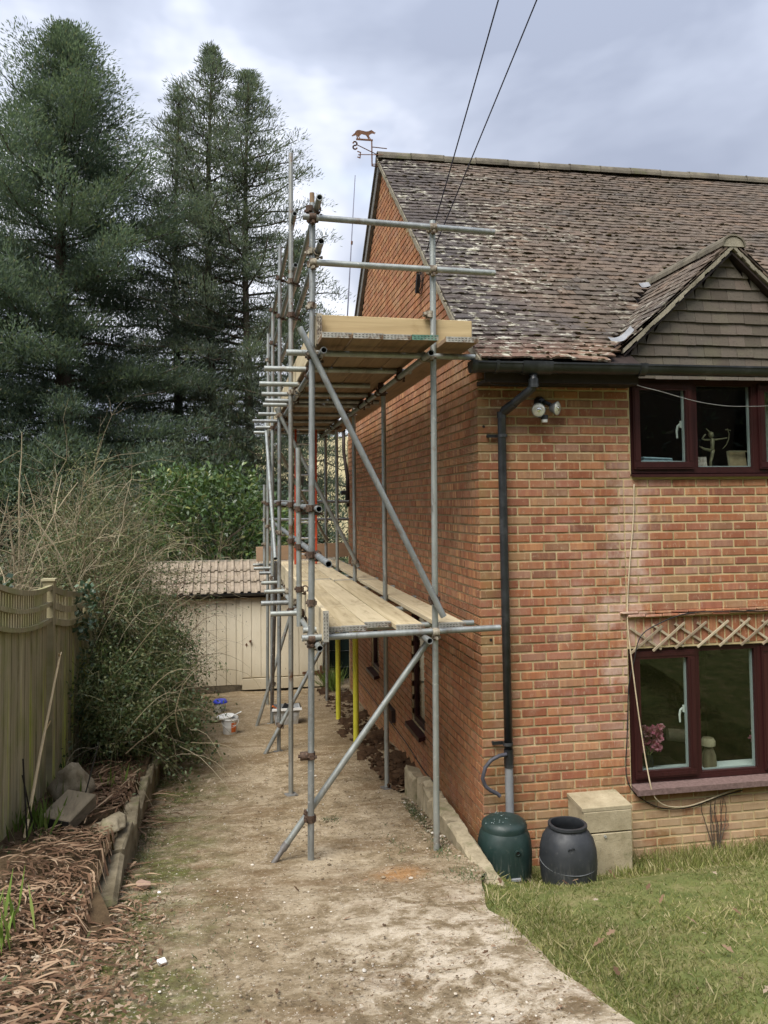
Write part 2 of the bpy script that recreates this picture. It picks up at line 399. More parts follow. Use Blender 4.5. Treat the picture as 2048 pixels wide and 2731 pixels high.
def m_coupler():
    g = G('coupler_steel', .7, .25, .3)
    r = g.n('ShaderNodeObjectInfo').outputs['Random']
    rust = g.ramp(g.noise(70, 5, None, .7), [(.35, (.04, .027, .02)), (.55, (.09, .056, .038)), (.75, (.18, .125, .085))])
    zinc = g.ramp(g.noise(60, 4), [(.35, (.22, .19, .14)), (.7, (.45, .41, .33))])
    g.col(g.mix(rust, zinc, g.math('MULTIPLY', g.step(r, .45, .6), g.step(g.noise(18, 3), .35, .6)))); return g.bump(g.noise(150, 3), .4, .004).m
def m_wood(name, c0, c1, grain_axis=1, stain=(.20, .14, .07), stain_k=.6, scale=1., rough=.8, vary=.35):
    """grain runs along the object axis grain_axis"""
    g = G(name, rough, 0, .25); o = g.objc(); r = g.rnd()
    k = [26., 26., 26.]; k[grain_axis] = 1.3
    v = g.vmul(o, tuple(a*scale for a in k)); q = g.n('ShaderNodeVectorMath', operation='ADD'); g.put(q.inputs[0], v)
    g.nt.links.new(g.comb(g.math('MULTIPLY', r, 31.), g.math('MULTIPLY', r, 17.), g.math('MULTIPLY', r, 53.)), q.inputs[1]); v = q.outputs[0]
    n = g.noise(1, 5, v, .6, .6); c = g.ramp(n, [(.3, c0), (.7, c1)])
    c = g.mix(c, g.mix(c, (.8, .7, .5), vary), r)
    k2 = [3.2, 3.2, 3.2]; k2[grain_axis] = 1.1
    c = g.mix(c, stain, g.math('MULTIPLY', g.step(g.noise(1.3, 6, g.vmul(o, tuple(a*scale for a in k2)), .7, .5), .52, .72), stain_k))
    g.col(c); return g.bump(n, .25, .004).m
def m_leaf(name, stops, rough=.55, spec=.35, trans=.25):
    g = G(name, rough, 0, spec); r = g.geo('Random Per Island')
    c = g.ramp(r, stops); p = g.noise(.55, 3)
    c = g.mix(c, g.mix(c, (.0, .0, .0), .35), g.step(p, .4, .62)); g.col(c)
    if trans:
        t = g.n('ShaderNodeBsdfTranslucent'); g.nt.links.new(g.mix(c, (.2, .3, .02), .25), t.inputs['Color'])
        ms = g.n('ShaderNodeMixShader'); ms.inputs[0].default_value = trans
        out = g.nt.nodes['Material Output']; g.nt.links.new(g.b.outputs[0], ms.inputs[1]); g.nt.links.new(t.outputs[0], ms.inputs[2]); g.nt.links.new(ms.outputs[0], out.inputs['Surface'])
    return g.m
def m_butt(name, c, streak):
    g = G(name, .45, 0, .45); P = g.geo(); x, y, z = g.sep(P)
    k = g.ramp(g.noise(5, 4), [(.3, tuple(a*.75 for a in c)), (.7, tuple(a*1.25 for a in c))])
    st = g.noise(1., 4, g.comb(g.math('MULTIPLY', x, 70.), g.math('MULTIPLY', y, 70.), g.math('MULTIPLY', z, 5.)), .6)
    m = g.math('MULTIPLY', g.step(st, .53, .66), g.step(g.math('ADD', z, g.math('MULTIPLY', g.noise(9, 3), .1)), -3.40, -3.55)); k = g.mix(k, streak, g.math('MULTIPLY', m, .6))
    k = g.mix(k, streak, g.math('MULTIPLY', g.step(g.noise(26, 5, None, .7), .57, .75), .4)); k = g.mix(k, (.14, .11, .07), g.math('MULTIPLY', g.step(z, -3.66, -3.85), .6))
    g.col(k); g.set('Roughness', g.ramp(g.noise(14, 4), [(.3, .35), (.7, .65)])); return g.bump(g.noise(60, 3), .08, .003).m
def m_glass():
    m = bpy.data.materials.new('window_glass'); m.use_nodes = True; nt = m.node_tree; nt.nodes.clear()
    o = nt.nodes.new('ShaderNodeOutputMaterial'); ms = nt.nodes.new('ShaderNodeMixShader'); fr = nt.nodes.new('ShaderNodeFresnel'); fr.inputs[0].default_value = 1.9
    tr = nt.nodes.new('ShaderNodeBsdfTransparent'); tr.inputs[0].default_value = (.86, .9, .88, 1); gl = nt.nodes.new('ShaderNodeBsdfGlossy'); gl.inputs['Roughness'].default_value = .015
    bf = nt.nodes.new('ShaderNodeNewGeometry'); k1 = nt.nodes.new('ShaderNodeMath'); k1.operation = 'SUBTRACT'; k1.inputs[0].default_value = 1; nt.links.new(bf.outputs['Backfacing'], k1.inputs[1]); k2 = nt.nodes.new('ShaderNodeMath'); k2.operation = 'MULTIPLY'; nt.links.new(k1.outputs[0], k2.inputs[0]); nt.links.new(fr.outputs[0], k2.inputs[1]); nt.links.new(k2.outputs[0], ms.inputs[0]); nt.links.new(tr.outputs[0], ms.inputs[1]); nt.links.new(gl.outputs[0], ms.inputs[2]); nt.links.new(ms.outputs[0], o.inputs[0]); return m
def m_drive():
    g = G('drive_dirt', .95, 0, .15); P = g.geo(); x, y, z = g.sep(P)
    a = g.noise(1.1, 6, g.vmul(P, (1, .8, 1)), .68, .3); b = g.noise(5.5, 7, None, .72, .4); f = g.noise(34, 8, None, .82)
    c = g.ramp(b, [(.30, (.125, .09, .052)), (.46, (.23, .175, .105)), (.58, (.33, .262, .17)), (.72, (.47, .395, .285))])
    c = g.mix(c, (.47, .39, .275), g.math('MULTIPLY', g.step(a, .50, .66), .6))
    c = g.mix(c, (.165, .108, .055), g.math('MULTIPLY', g.step(g.noise(1.9, 6, g.vmul(P, (.7, 1.5, 1)), .7), .50, .64), .72))
    # pale concrete showing through near the camera and on the right
    pc = g.math('MULTIPLY', g.step(x, -1.9, -.9), g.step(y, -.6, -2.2)); c = g.mix(c, (.60, .52, .41), g.math('MULTIPLY', pc, g.math('MULTIPLY', g.step(b, .42, .62), .75)))
    # moss and damp along the bed
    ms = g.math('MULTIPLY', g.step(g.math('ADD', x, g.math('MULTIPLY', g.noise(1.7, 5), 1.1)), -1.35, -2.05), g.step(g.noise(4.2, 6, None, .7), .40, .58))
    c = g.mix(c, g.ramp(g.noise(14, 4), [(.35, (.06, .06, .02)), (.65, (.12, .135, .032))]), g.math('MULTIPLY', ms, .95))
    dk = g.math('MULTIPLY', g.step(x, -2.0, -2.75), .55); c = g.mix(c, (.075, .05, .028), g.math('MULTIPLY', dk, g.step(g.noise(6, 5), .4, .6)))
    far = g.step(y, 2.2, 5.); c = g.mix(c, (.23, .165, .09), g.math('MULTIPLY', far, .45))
    # orange rust stain
    dx = g.math('SUBTRACT', x, -.86); dy = g.math('ADD', y, .78); d = g.math('SQRT', g.math('ADD', g.math('MULTIPLY', dx, dx), g.math('MULTIPLY', dy, dy)))
    c = g.mix(c, (.45, .22, .075), g.math('MULTIPLY', g.step(g.math('ADD', d, g.math('MULTIPLY', b, .25)), .40, .14), .55))
    c = g.mix(c, (.06, .042, .024), g.math('MULTIPLY', g.step(f, .545, .62), .85)); c = g.mix(c, (.66, .60, .50), g.math('MULTIPLY', g.step(f, .43, .36), .7))
    vd = g.voro(38.); c = g.mix(c, (.68, .63, .55), g.math('MULTIPLY', g.step(vd, .16, .10), g.step(g.noise(7, 3), .52, .6)))
    g.col(c); return g.bump(g.math('ADD', f, g.math('MULTIPLY', b, 1.5)), .75, .02).m
def m_soil(name, stops, scale=6.):
    g = G(name, .97, 0, .1); f = g.noise(scale*5, 6, None, .75)
    c = g.ramp(g.noise(scale, 6, None, .7), stops); c = g.mix(c, (.03, .02, .012), g.math('MULTIPLY', g.step(f, .54, .68), .7)); g.col(c)
    return g.bump(f, .8, .02).m
def m_concrete(name, c0, c1, moss=.4):
    g = G(name, .93, 0, .15); c = g.ramp(g.noise(5, 6, None, .7), [(.3, c0), (.7, c1)]); f = g.noise(70, 5, None, .75)
    c = g.mix(c, (.10, .11, .04), g.math('MULTIPLY', g.step(g.noise(3.1, 6, None, .7), .53, .68), moss)); c = g.mix(c, (.07, .06, .045), g.math('MULTIPLY', g.step(f, .56, .7), .6))
    g.col(c); return g.bump(f, .6, .008).m
def m_shed():
    g = G('shed_paint', .7, 0, .25); P = g.geo()
    c = g.ramp(g.noise(2.2, 5, g.vmul(P, (1, 1, .5))), [(.3, (.60, .53, .39)), (.7, (.72, .66, .52))])
    fl = g.math('MULTIPLY', g.step(g.noise(9, 6, g.vmul(P, (2.4, 1, .7)), .75), .655, .675), 1.); c = g.mix(c, (.06, .05, .04), fl)
    c = g.mix(c, (.33, .27, .17), g.math('MULTIPLY', g.step(g.sep(P)[2], -3.55, -4.1), .5)); c = g.mix(c, (.33, .28, .17), g.math('MULTIPLY', g.step(g.noise(30, 5, None, .7), .6, .75), .35))
    g.col(c); return g.bump(g.noise(30, 4, g.vmul(P, (2, 1, .4))), .3, .005).m
def m_fence():
    g = G('fence_wood', .9, 0, .15); P = g.geo(); r = g.rnd(); x, y, z = g.sep(P)
    n = g.noise(1, 5, g.comb(g.math('MULTIPLY', y, 45.), g.math('MULTIPLY', r, 40.), g.math('MULTIPLY', z, 2.2)), .65)
    c = g.ramp(n, [(.3, (.20, .175, .10)), (.55, (.36, .32, .20)), (.75, (.47, .43, .29))]); c = g.mix(c, g.mix(c, (.16, .14, .08), .45), r)
    al = g.math('MULTIPLY', g.step(g.noise(1, 3, g.comb(g.math('MULTIPLY', y, 9.), 3., g.math('MULTIPLY', z, .5))), .54, .66), .75); c = g.mix(c, (.42, .46, .10), g.math('MULTIPLY', al, g.step(z, -1.9, -2.7)))
    c = g.mix(c, (.19, .21, .06), g.math('MULTIPLY', g.step(g.noise(3, 4), .45, .65), .4)); g.col(c); return g.bump(n, .4, .006).m
def m_dead(name, stops): return m_leaf(name, stops, .8, .15, .1)

MAT = dict(
    brick=m_brick(), mortar=m_mortar(), tile=m_tile('roof_tile_clay'), hung=m_tile('hung_tile_clay', True),
    ridge=m_concrete('ridge_tile_clay', (.07, .062, .048), (.19, .168, .128), .7), verge=m_concrete('verge_mortar', (.15, .135, .10), (.31, .28, .215), .4),
    steel=m_steel('galvanised_steel'), steel_rust=m_steel('galvanised_steel_rusting', .5, (.21, .20, .195)), coupler=m_coupler(),
    board=m_wood('scaffold_board_wood', (.36, .285, .165), (.53, .445, .285), 1, (.21, .15, .08), .8),
    board_x=m_wood('toe_board_wood', (.33, .245, .12), (.50, .385, .21), 0, (.22, .14, .055), .65),
    board_under=m_wood('old_board_wood', (.155, .098, .055), (.26, .17, .098), 1, (.09, .058, .032), .6, 1., .8, .15),
    board_red=m_wood('brown_board_wood', (.19, .085, .04), (.27, .13, .065), 0, (.12, .06, .03), .5),
    hoop=simple('board_end_band', (.36, .35, .31), .6, .4, .4, .35, 40, .2, (.16, .10, .06)), hoop_green=simple('board_end_band_green', (.10, .20, .15), .6, .2, .4, .5, 40, .2, (.30, .28, .24)),
    slot=simple('band_slot', (.02, .018, .015), .9, bump=0), yellow=simple('yellow_sleeve', (.55, .52, .05), .5, 0, .4, .12, 6, .05, (.42, .38, .06)),
    black=simple('black_plastic', (.017, .019, .021), .38, 0, .5, .4, 9, .05, (.05, .052, .055)), greyp=simple('grey_plastic', (.20, .21, .22), .45, 0, .45, .12, 8, .05, (.30, .30, .29)),
    pvc=m_wood('brown_window_frame', (.027, .0085, .0085), (.044, .0135, .0125), 2, (.035, .012, .011), .5, 1., .42, 0.), fascia=simple('fascia_paint', (.028, .019, .016), .6, bump=.05),
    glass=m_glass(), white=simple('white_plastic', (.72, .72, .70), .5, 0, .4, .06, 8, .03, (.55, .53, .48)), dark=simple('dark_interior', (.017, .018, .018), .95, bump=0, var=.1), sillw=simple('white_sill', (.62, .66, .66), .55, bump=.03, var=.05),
    spacer=simple('pane_spacer', (.50, .55, .56), .4, .3, bump=0, var=.05),
    drive=m_drive(), soil=m_soil('bed_soil', [(.3, (.045, .03, .018)), (.6, (.10, .068, .038)), (.8, (.15, .115, .06))]), trench=m_soil('trench_soil', [(.3, (.035, .02, .012)), (.6, (.085, .05, .028)), (.8, (.14, .09, .055))], 9.),
    lawn_soil=m_soil('lawn_soil', [(.3, (.085, .11, .034)), (.5, (.14, .155, .052)), (.7, (.25, .215, .105))], 5.), kerb=m_concrete('old_concrete', (.17, .14, .085), (.40, .34, .235), .55), bedstone=m_concrete('mossy_stone', (.085, .068, .04), (.25, .21, .14), .9),
    box=m_concrete('meter_box_shell', (.27, .225, .14), (.46, .395, .27), .6), shed=m_shed(), fence=m_fence(),
    trellis=m_wood('trellis_wood', (.17, .128, .085), (.30, .24, .165), 2, (.15, .11, .07), .5), log=m_wood('weathered_block', (.065, .052, .034), (.145, .118, .08), 1, (.04, .03, .02), .8, 1., .9, .05),
    butt_green=m_butt('green_butt_plastic', (.013, .028, .025), (.10, .11, .095)), butt_grey=m_butt('dark_grey_butt_plastic', (.024, .0265, .030), (.11, .108, .10)),
    rust=simple('rusted_iron', (.14, .07, .04), .75, .2, .3, .45, 40, .3), lead=simple('lead_sheet', (.24, .245, .25), .5, .2, .4, .2, 12, .1), cable_cream=simple('cream_cable', (.48, .40, .27), .6, bump=0), cable_black=simple('black_cable', (.02, .02, .022), .5, bump=0), cable_grey=simple('grey_cable', (.22, .22, .21), .5, bump=0),
    moss=m_leaf('moss', [(0, (.028, .021, .012)), (.5, (.05, .038, .018)), (.85, (.065, .052, .02)), (1, (.085, .07, .03))], .95, .1, 0),
    lens=simple('lamp_lens', (.72, .70, .62), .12, .15, .8, .15, 30, .1), chrome=simple('lamp_reflector', (.75, .74, .70), .2, .8, .5, .1, 20, 0), orange=simple('orange_print', (.62, .15, .035), .5, bump=0), blue=simple('blue_lid_plastic', (.035, .06, .55), .4, 0, .45, .1, 6, .03), red=simple('red_ladder_paint', (.50, .075, .03), .5, bump=.05), alu=simple('aluminium', (.55, .56, .57), .4, .7, .5, .15, 20, .05),
    bark=m_wood('bark', (.04, .03, .022), (.085, .062, .045), 2, (.04, .045, .025), .5, 1., .9, .05), twig=m_leaf('bare_twigs', [(0, (.21, .17, .105)), (.5, (.33, .275, .18)), (1, (.46, .40, .28))], .85, .15, 0), twig_red=m_leaf('reddish_twigs', [(0, (.10, .055, .035)), (.5, (.17, .095, .06)), (1, (.25, .16, .10))], .85, .15, 0), twig_green=m_leaf('green_twigs', [(0, (.09, .105, .04)), (.5, (.16, .165, .07)), (1, (.28, .265, .14))], .75, .2, 0),
    conifer=m_leaf('hazed_conifer_needles', [(0, (.078, .114, .098)), (.4, (.115, .158, .126)), (.75, (.15, .195, .145)), (.93, (.18, .22, .15)), (1, (.20, .18, .11))], .6, .3, .42), conifer2=m_leaf('hazed_redwood_needles', [(0, (.092, .116, .104)), (.4, (.13, .16, .132)), (.75, (.165, .195, .15)), (.92, (.19, .21, .15)), (1, (.20, .155, .105))], .6, .3, .42),  # paler and bluer needles: distance haze is put into these colours
    darkleaf=m_leaf('dark_evergreen', [(0, (.03, .05, .03)), (.6, (.05, .08, .045)), (1, (.08, .11, .06))], .6, .3, .2), laurel=m_leaf('laurel_leaves', [(0, (.045, .085, .028)), (.5, (.075, .135, .04)), (.85, (.115, .18, .05)), (1, (.27, .28, .09))], .32, .5, .2), bramble=m_leaf('bramble_leaves', [(0, (.04, .065, .028)), (.5, (.075, .115, .042)), (.85, (.12, .15, .055)), (1, (.24, .24, .12))], .5, .35, .2), ivy=m_leaf('ivy_leaves', [(0, (.03, .06, .035)), (.6, (.06, .10, .055)), (1, (.17, .22, .14))], .4, .45, .15),
    grass=m_leaf('grass_blades', [(0, (.105, .13, .028)), (.35, (.165, .19, .047)), (.55, (.235, .24, .072)), (.75, (.34, .305, .13)), (1, (.46, .39, .22))], .6, .3, .3), shoots=m_leaf('iris_shoots', [(0, (.10, .17, .03)), (.6, (.17, .25, .05)), (1, (.27, .30, .10))], .45, .35, .3),
    straw=m_dead('dead_strap_leaves', [(0, (.07, .038, .022)), (.35, (.15, .085, .05)), (.7, (.25, .155, .095)), (1, (.40, .29, .19))]), oak=m_dead('fallen_leaves', [(0, (.08, .045, .027)), (.4, (.18, .11, .065)), (.75, (.28, .19, .125)), (1, (.44, .36, .27))]),
    stone=m_concrete('pale_stone', (.13, .11, .07), (.33, .28, .20), .75), pebble=m_leaf('pebbles', [(0, (.12, .085, .05)), (.5, (.26, .2, .13)), (.85, (.42, .35, .26)), (1, (.66, .62, .55))], .9, .2, 0), hill=m_soil('hill_meadow', [(.3, (.26, .22, .12)), (.6, (.36, .31, .18)), (.8, (.42, .37, .22))], .25), ground=m_soil('ground_grass', [(.3, (.06, .075, .025)), (.6, (.10, .11, .04)), (.8, (.15, .14, .06))], 1.5),
    petal=m_leaf('pink_petals', [(0, (.42, .07, .16)), (.4, (.62, .16, .28)), (1, (.80, .42, .50))], .5, .3, .3), bronze=simple('pale_metal_figure', (.30, .265, .17), .5, .35, .4, .3, 30, .1), carved=m_wood('striped_carving', (.075, .05, .03), (.33, .27, .17), 2, (.06, .04, .02), .3, .35), card=simple('brown_card', (.34, .25, .15), .8), cloth_blue=simple('pale_blue_cloth', (.36, .47, .54), .8), curtain=simple('pale_curtain', (.42, .43, .40), .9), crate=simple('grey_crate_plastic', (.36, .37, .37), .55, dirt=(.26, .23, .18)), canetan=m_wood('cane', (.36, .25, .11), (.52, .39, .20), 2, (.22, .15, .08), .4), darktank=simple('dark_green_tank', (.006, .022, .022), .5, bump=.05))
# ---------------------------------------------------------------- ground, drive, lawn, bed
XRY = [-14, -8, -3.2, -2.65, -2.28, -1.68, -1.05, -.95, 1.35, 1.45, 7.6, 7.7, 14]; XRX = [-.1, -.2, -.37, -.42, -.48, -.5, -.38, -.31, -.31, -.02, -.02, 3., 4.]
def xr(y):
    y = np.asarray(y, float); return np.interp(y, XRY, XRX)+np.where(y < -1.1, .025*np.sin(y*5.3)+.010*np.sin(y*13.1+1), 0)
def fbm(x, y, s, seed=0):
    z = 0; rg = np.random.default_rng(seed)
    for o in range(4):
        a = rg.uniform(0, 6.28, 3); k = s*1.9**o; t = rg.uniform(0, 6.28)
        z = z+(.55**o)*np.sin(k*(x*math.cos(t)+y*math.sin(t))+a[0])*np.sin(k*(y*math.cos(t*1.7)-x*math.sin(t*1.7))+a[1])
    return z
def bed_h(y): return .27*np.clip((y+1.75)/1.1, 0, 1)
def lawn_z(x, y):
    t = np.clip((y+1.5)/1.45, 0, 1); t = t*t*(3-2*t)*.6+t*.4
    side = np.clip((x-xr(y))/.5, 0, 1)
    z = dz(y)-.012+.032*np.clip(side*4, 0, 1)+(-3.84-dz(np.maximum(y, -1.5)))*t*np.clip(.25+side, 0, 1)*(y > -1.5)
    return z+.02*fbm(x, y, 2.1, 3)*np.clip(side*2, 0, 1)
def grid(name, xs_of_y, ys, zf, mat, nx, jit=0., **props):
    ys = np.asarray(ys); rows = []
    for y in ys:
        a, b = xs_of_y(y); rows.append(np.stack([np.linspace(a, b, nx), np.full(nx, y)], 1))
    P = np.vstack(rows); z = zf(P[:, 0], P[:, 1]); v = np.column_stack([P, z]); i = np.arange(len(ys)-1)[:, None]*nx+np.arange(nx-1)[None]
    f = np.stack([i, i+1, i+nx+1, i+nx], -1).reshape(-1, 4)
    return npobj(name, v, f, mat, None, 'all', loc=V3(0, 0, 0), kind='structure', **props)
def build_ground():
    # far sheet with a pale meadow hill behind the house
    n = 90; t = np.linspace(-1, 1, n); g = np.sign(t)*np.abs(t)**2.4*600; X, Y = np.meshgrid(g, g+4)
    hill = 26*np.clip((Y-45)/260, 0, 1)**1.1+np.clip((Y-30)/30, 0, 1)*1.6; back = np.clip((-Y-9)/30, 0, 1)*4.0
    Z = np.interp(Y, KY, KZ)-.14+hill+back*.3+np.clip((np.abs(X)-60)/200, 0, 1)*6
    i = np.arange(n-1)[:, None]*n+np.arange(n-1)[None]; f = np.stack([i, i+1, i+n+1, i+n], -1).reshape(-1, 4)
    Z = np.where((np.abs(X-1) < 9) & (np.abs(Y-2) < 14), Z-.45, Z)
    o = npobj('ground', np.column_stack([X.ravel(), Y.ravel(), Z.ravel()]), f, MAT['ground'], None, 'all', loc=V3(0, 0, 0), kind='structure', label='rough grass ground around the house')
    hx, hy = np.meshgrid(np.linspace(-70, 110, 60), np.linspace(34, 200, 50)); hz = -6.5+12*np.clip((hy-34)/60, 0, 1)**.8+10*np.clip((hy-100)/100, 0, 1)+.6*fbm(hx, hy, .05, 4)+np.clip((hx)/90, -.6, 1)*3-11*np.clip((3-hx)/9, 0, 1)
    i = np.arange(49)[:, None]*60+np.arange(59)[None]; f = np.stack([i, i+1, i+61, i+60], -1).reshape(-1, 4)
    npobj('hill', np.column_stack([hx.ravel(), hy.ravel(), hz.ravel()]), f, MAT['hill'], None, 'all', loc=V3(0, 0, 0), kind='structure', label='pale straw coloured meadow on the hill behind the house')
    ys = np.concatenate([np.arange(-9, 1.5, .06), np.arange(1.5, 14, .1)])
    zd = lambda x, y: dz(y)+.012*fbm(x, y, 3.1, 1)+.018*fbm(x, y, .9, 2)-.02*np.clip((x+1.3)/1.2, 0, 1)**2*np.clip(1-abs(y)/6, 0, 1)
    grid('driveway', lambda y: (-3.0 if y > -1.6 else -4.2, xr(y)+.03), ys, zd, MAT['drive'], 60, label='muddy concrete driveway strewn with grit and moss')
    grid('lawn', lambda y: (xr(y), 9.), np.arange(-13, .06, .05), lawn_z, MAT['lawn_soil'], 120, label='lawn of patchy grass in front of the brick house')
    zb = lambda x, y: dz(y)+bed_h(y)*(1+0*x)+.03*fbm(x, y, 2.3, 5)-.045*np.clip((x+3.1)/.4, 0, 1)*(y < -1.3)+.05*np.clip((-2.9-x)/.7, 0, 1)-.01
    grid('planting_bed', lambda y: (-3.75 if y > -1.6 else -4.4, -2.83 if y > -1.0 else -2.83+.30*min(1, (-1.0-y)/.8)), np.arange(-4.5, 9.5, .08), zb, MAT['soil'], 22, label='raised soil bed along the fence')
    zt = lambda x, y: dz(y)+.012+.03*fbm(x, y, 7, 6)+.045*fbm(x, y, 17, 7)-.03*np.abs(x+.2)
    grid('soil_trench', lambda y: (-.44-.05*math.sin(y*3)-(.12 if y > 3 else 0), -.0), np.arange(1.5, 8.2, .05), zt, MAT['trench'], 16, label='strip of dug dark soil along the foot of the gable wall')
    grid('neighbour_ground', lambda y: (-12., -3.7), np.arange(-6, 16, .5), lambda x, y: dz(y)+.22+0*x, MAT['soil'], 12, label='rough ground beyond the fence')
build_ground()

# ---------------------------------------------------------------- house
HOUSE = thing('brick_house', (2.3, 3.8, -3.95), 'red brick house with tiled roof, dormer gable and brown framed windows', 'house')
BW, BH, BL, J = .1025, .0585, .2105, .0145
Z_TOP = .15
L_G = 7.6
def roof_z(y):
    """top of the tiling, front slope (eased out at the eaves) and rear slope"""
    y = np.asarray(y, float)
    f = np.where(y > .4, .40+.81*y, .724+.62*(y-.4)); return np.minimum(f, .40+.81*4.15-.80*(y-4.15))
WIN_U = (1.355, 3.20, -.645, .20); WIN_L = (1.285, 3.16, -3.245, -1.815)
GWIN = [(2.06, 2.70, -3.29, -2.02), (4.79, 5.41, -3.20, -2.25)]
def build_walls():
    mo = MB(); y0, y1 = .007, .10; XE = 7.0; zb = -4.05
    def fr(x0, x1, z0, z1, yy=None): mo.bx(x0, x1, y0 if yy is None else yy, y1, z0, z1)
    fr(.010, WIN_L[0]-.012, zb, .20, .009); fr(WIN_L[0]-.012, WIN_L[0], zb, .20); fr(WIN_L[1], XE, zb, .20)
    fr(WIN_L[0], WIN_L[1], zb, WIN_L[2]); fr(WIN_L[0], WIN_L[1], -1.815, WIN_U[2])
    fr(WIN_L[0], WIN_U[0], WIN_U[2], .20)
    fr(WIN_L[0]-.0, WIN_L[1], -2.105, -1.8151)
    front = obj('front_wall', mo, MAT['mortar'], HOUSE, label='front wall of orange red bricks with sandy joints')
    mg = MB(); a, b = GWIN; x0, x1 = .011, .10
    def gr(y0, y1, z0, z1): mg.bx(x0, x1, y0, y1, z0, z1)
    gr(.1001, a[0], zb, .2); gr(a[1], b[0], zb, .2); gr(b[1], L_G, zb, .2)
    for w in GWIN: gr(w[0], w[1], zb, w[2]); gr(w[0], w[1], w[3], .2)
    mg.prism([(.1001, .2001), (L_G, .2001), (L_G, .32), (4.15, 3.60), (.1001, .36)], (x0, 0, 0), (0, 1, 0), (0, 0, 1), (1, 0, 0), x1-x0)
    gable = obj('gable_wall', mg, MAT['mortar'], HOUSE, label='gable side wall of mottled brown and orange bricks behind the scaffold')
    rear = MB(); rear.bx(.0, XE, L_G, L_G+.12, zb, .25); rear.bx(XE, XE+.1, .1, L_G, zb, .25); obj('rear_wall', rear, MAT['mortar'], HOUSE)
    indiv = []; fm = MB(); gm = MB()
    def inside(x0, x1, z0, z1, w, tol=.004): return x1 > w[0]+tol and x0 < w[1]-tol and z1 > w[2]+tol and z0 < w[3]-tol
    k = 2
    while True:
        z1 = -.075*k-.007+.075*4; z0 = z1-BH; k += 1          # k counts courses down from z=.3
        if z0 > Z_TOP: continue
        if z1 < -4.02: break
        odd = k % 2
        # corner brick
        jx = lambda: U(-.0018, .0018)
        if odd: corner = ((0, BW), (0, BL))
        else: corner = ((0, BL), (0, BW))
        indiv.append((corner, z0, z1, 'corner'))
        x = corner[0][1]+J
        rows = [(x, 1.275, 0.)]
        seg = [(x, 1.28)] ; seg2 = [(1.285+(.1125 if odd else 0.0), 5.6)]
        def lay(x, xe, lim):
            while x < xe-.02:
                xn = min(x+BL, xe)
                for w in lim:
                    if inside(x, xn, z0, z1, w):
                        if x < w[0]-.03 and xn > w[0]: xn = w[0]-.003
                        else: xn = None
                        break
                if xn is None:
                    x += .225; continue
                indiv.append((((x, xn), (0, BW)), z0, z1, 'front')); x = xn+J
        wide = z1 > WIN_U[2]-.01; lay(x, 1.348 if wide else 1.277, [])
        if odd and not inside(1.29, 1.38, z0, z1, WIN_L) and not wide: indiv.append((((1.287, 1.287+BW), (0, BW)), z0, z1, 'front'))
        if wide: lay(3.205, 5.6, []); continue
        lay(1.287+(BW+J if odd else 0), 5.6, [WIN_L, WIN_U])
    # gable courses, ground to apex
    kk = 0
    while True:
        z0 = -4.05+.075*0-.075*0; z1 = -.075*(52-kk)-.007+.0; z0 = z1-BH; kk += 1
        if z0 > 3.6: break
        ki = int(round((.295-z1)/.075))+1; odd = ki % 2
        y = (BL if odd else BW)+J if z0 <= Z_TOP else (-.1125 if odd else 0.)
        while y < L_G-.03:
            yn = min(y+BL, L_G); yc = (y+yn)/2
            if z1+.02 > roof_z(max(y, 0))-.07 or z1+.02 > roof_z(yn)-.07 or y < -.001: pass
            elif not any(inside(y, yn, z0, z1, w) for w in GWIN): gm.box((BW/2+U(-.0015, .0015), yc, (z0+z1)/2+U(-.001, .001)), (BW, yn-y, BH))
            else:
                for w in GWIN:
                    if inside(y, yn, z0, z1, w):
                        if y < w[0]-.012: gm.box((BW/2, (y+w[0]-.002)/2, (z0+z1)/2), (BW, w[0]-.002-y, BH))
                        if yn > w[1]+.012: gm.box((BW/2, (yn+w[1]+.002)/2, (z0+z1)/2), (BW, yn-w[1]-.002, BH))
            y = yn+J
    # soldier course above the lower window
    sol = []
    x = WIN_L[0]+.005
    while x < WIN_L[1]:
        sol.append(x); x += .075
    # split: the 300 largest in the picture become parts
    def vis(b): (xx, yy), z0, z1, t = b; return xx[0] < 2.75 and xx[1]-xx[0] > .17 and t == 'front' and z0 > -3.75
    meshes = {}
    cand = sorted([b for b in indiv if vis(b)], key=lambda b: abs(b[0][0][0]-1.0)+.25*abs(b[1]+2.0)); chosen = cand[:300]; ids = {id(b) for b in chosen}
    def brick_mesh(w):
        w = round(w, 3)
        if w not in meshes:
            q = MB().bevbox((0, 0, 0), (w, BW, BH), .0035); o = bpy.data.meshes.new('brick'); o.from_pydata(q.verts().tolist(), [], q.f); o.materials.append(MAT['brick']); meshes[w] = o
        return meshes[w]
    for b in indiv:
        (xx, yy), z0, z1, t = b; c = V3((xx[0]+xx[1])/2, (yy[0]+yy[1])/2+U(-.002, .0015), (z0+z1)/2+U(-.0012, .0012)); s = (xx[1]-xx[0], yy[1]-yy[0], BH)
        R = roty(U(-.008, .008))@rotz(U(-.006, .006))
        if id(b) in ids: inst('brick', brick_mesh(s[0]), c, front, R)
        else: fm.bevbox(c, s, .0035, R)
    for x in sol: fm.bevbox((x+.0325, BW/2+.002, -1.970), (.062, BW, .232), .003, roty(U(-.012, .012)))
    # brick on edge/tile drip over the soldiers, and the back of the reveal
    d = MB(); x = WIN_L[0]-.01
    while x < WIN_L[1]+.02:
        w = U(.15, .175); d.bevbox((x+w/2, .01, -1.833+U(-.003, .003)), (w-.006, .11, .022), .004, rotx(-.16)@roty(U(-.02, .02))); d.bevbox((x+w/2-.06, .018, -1.808+U(-.003, .003)), (w-.006, .11, .02), .004, rotx(-.16)); x += w
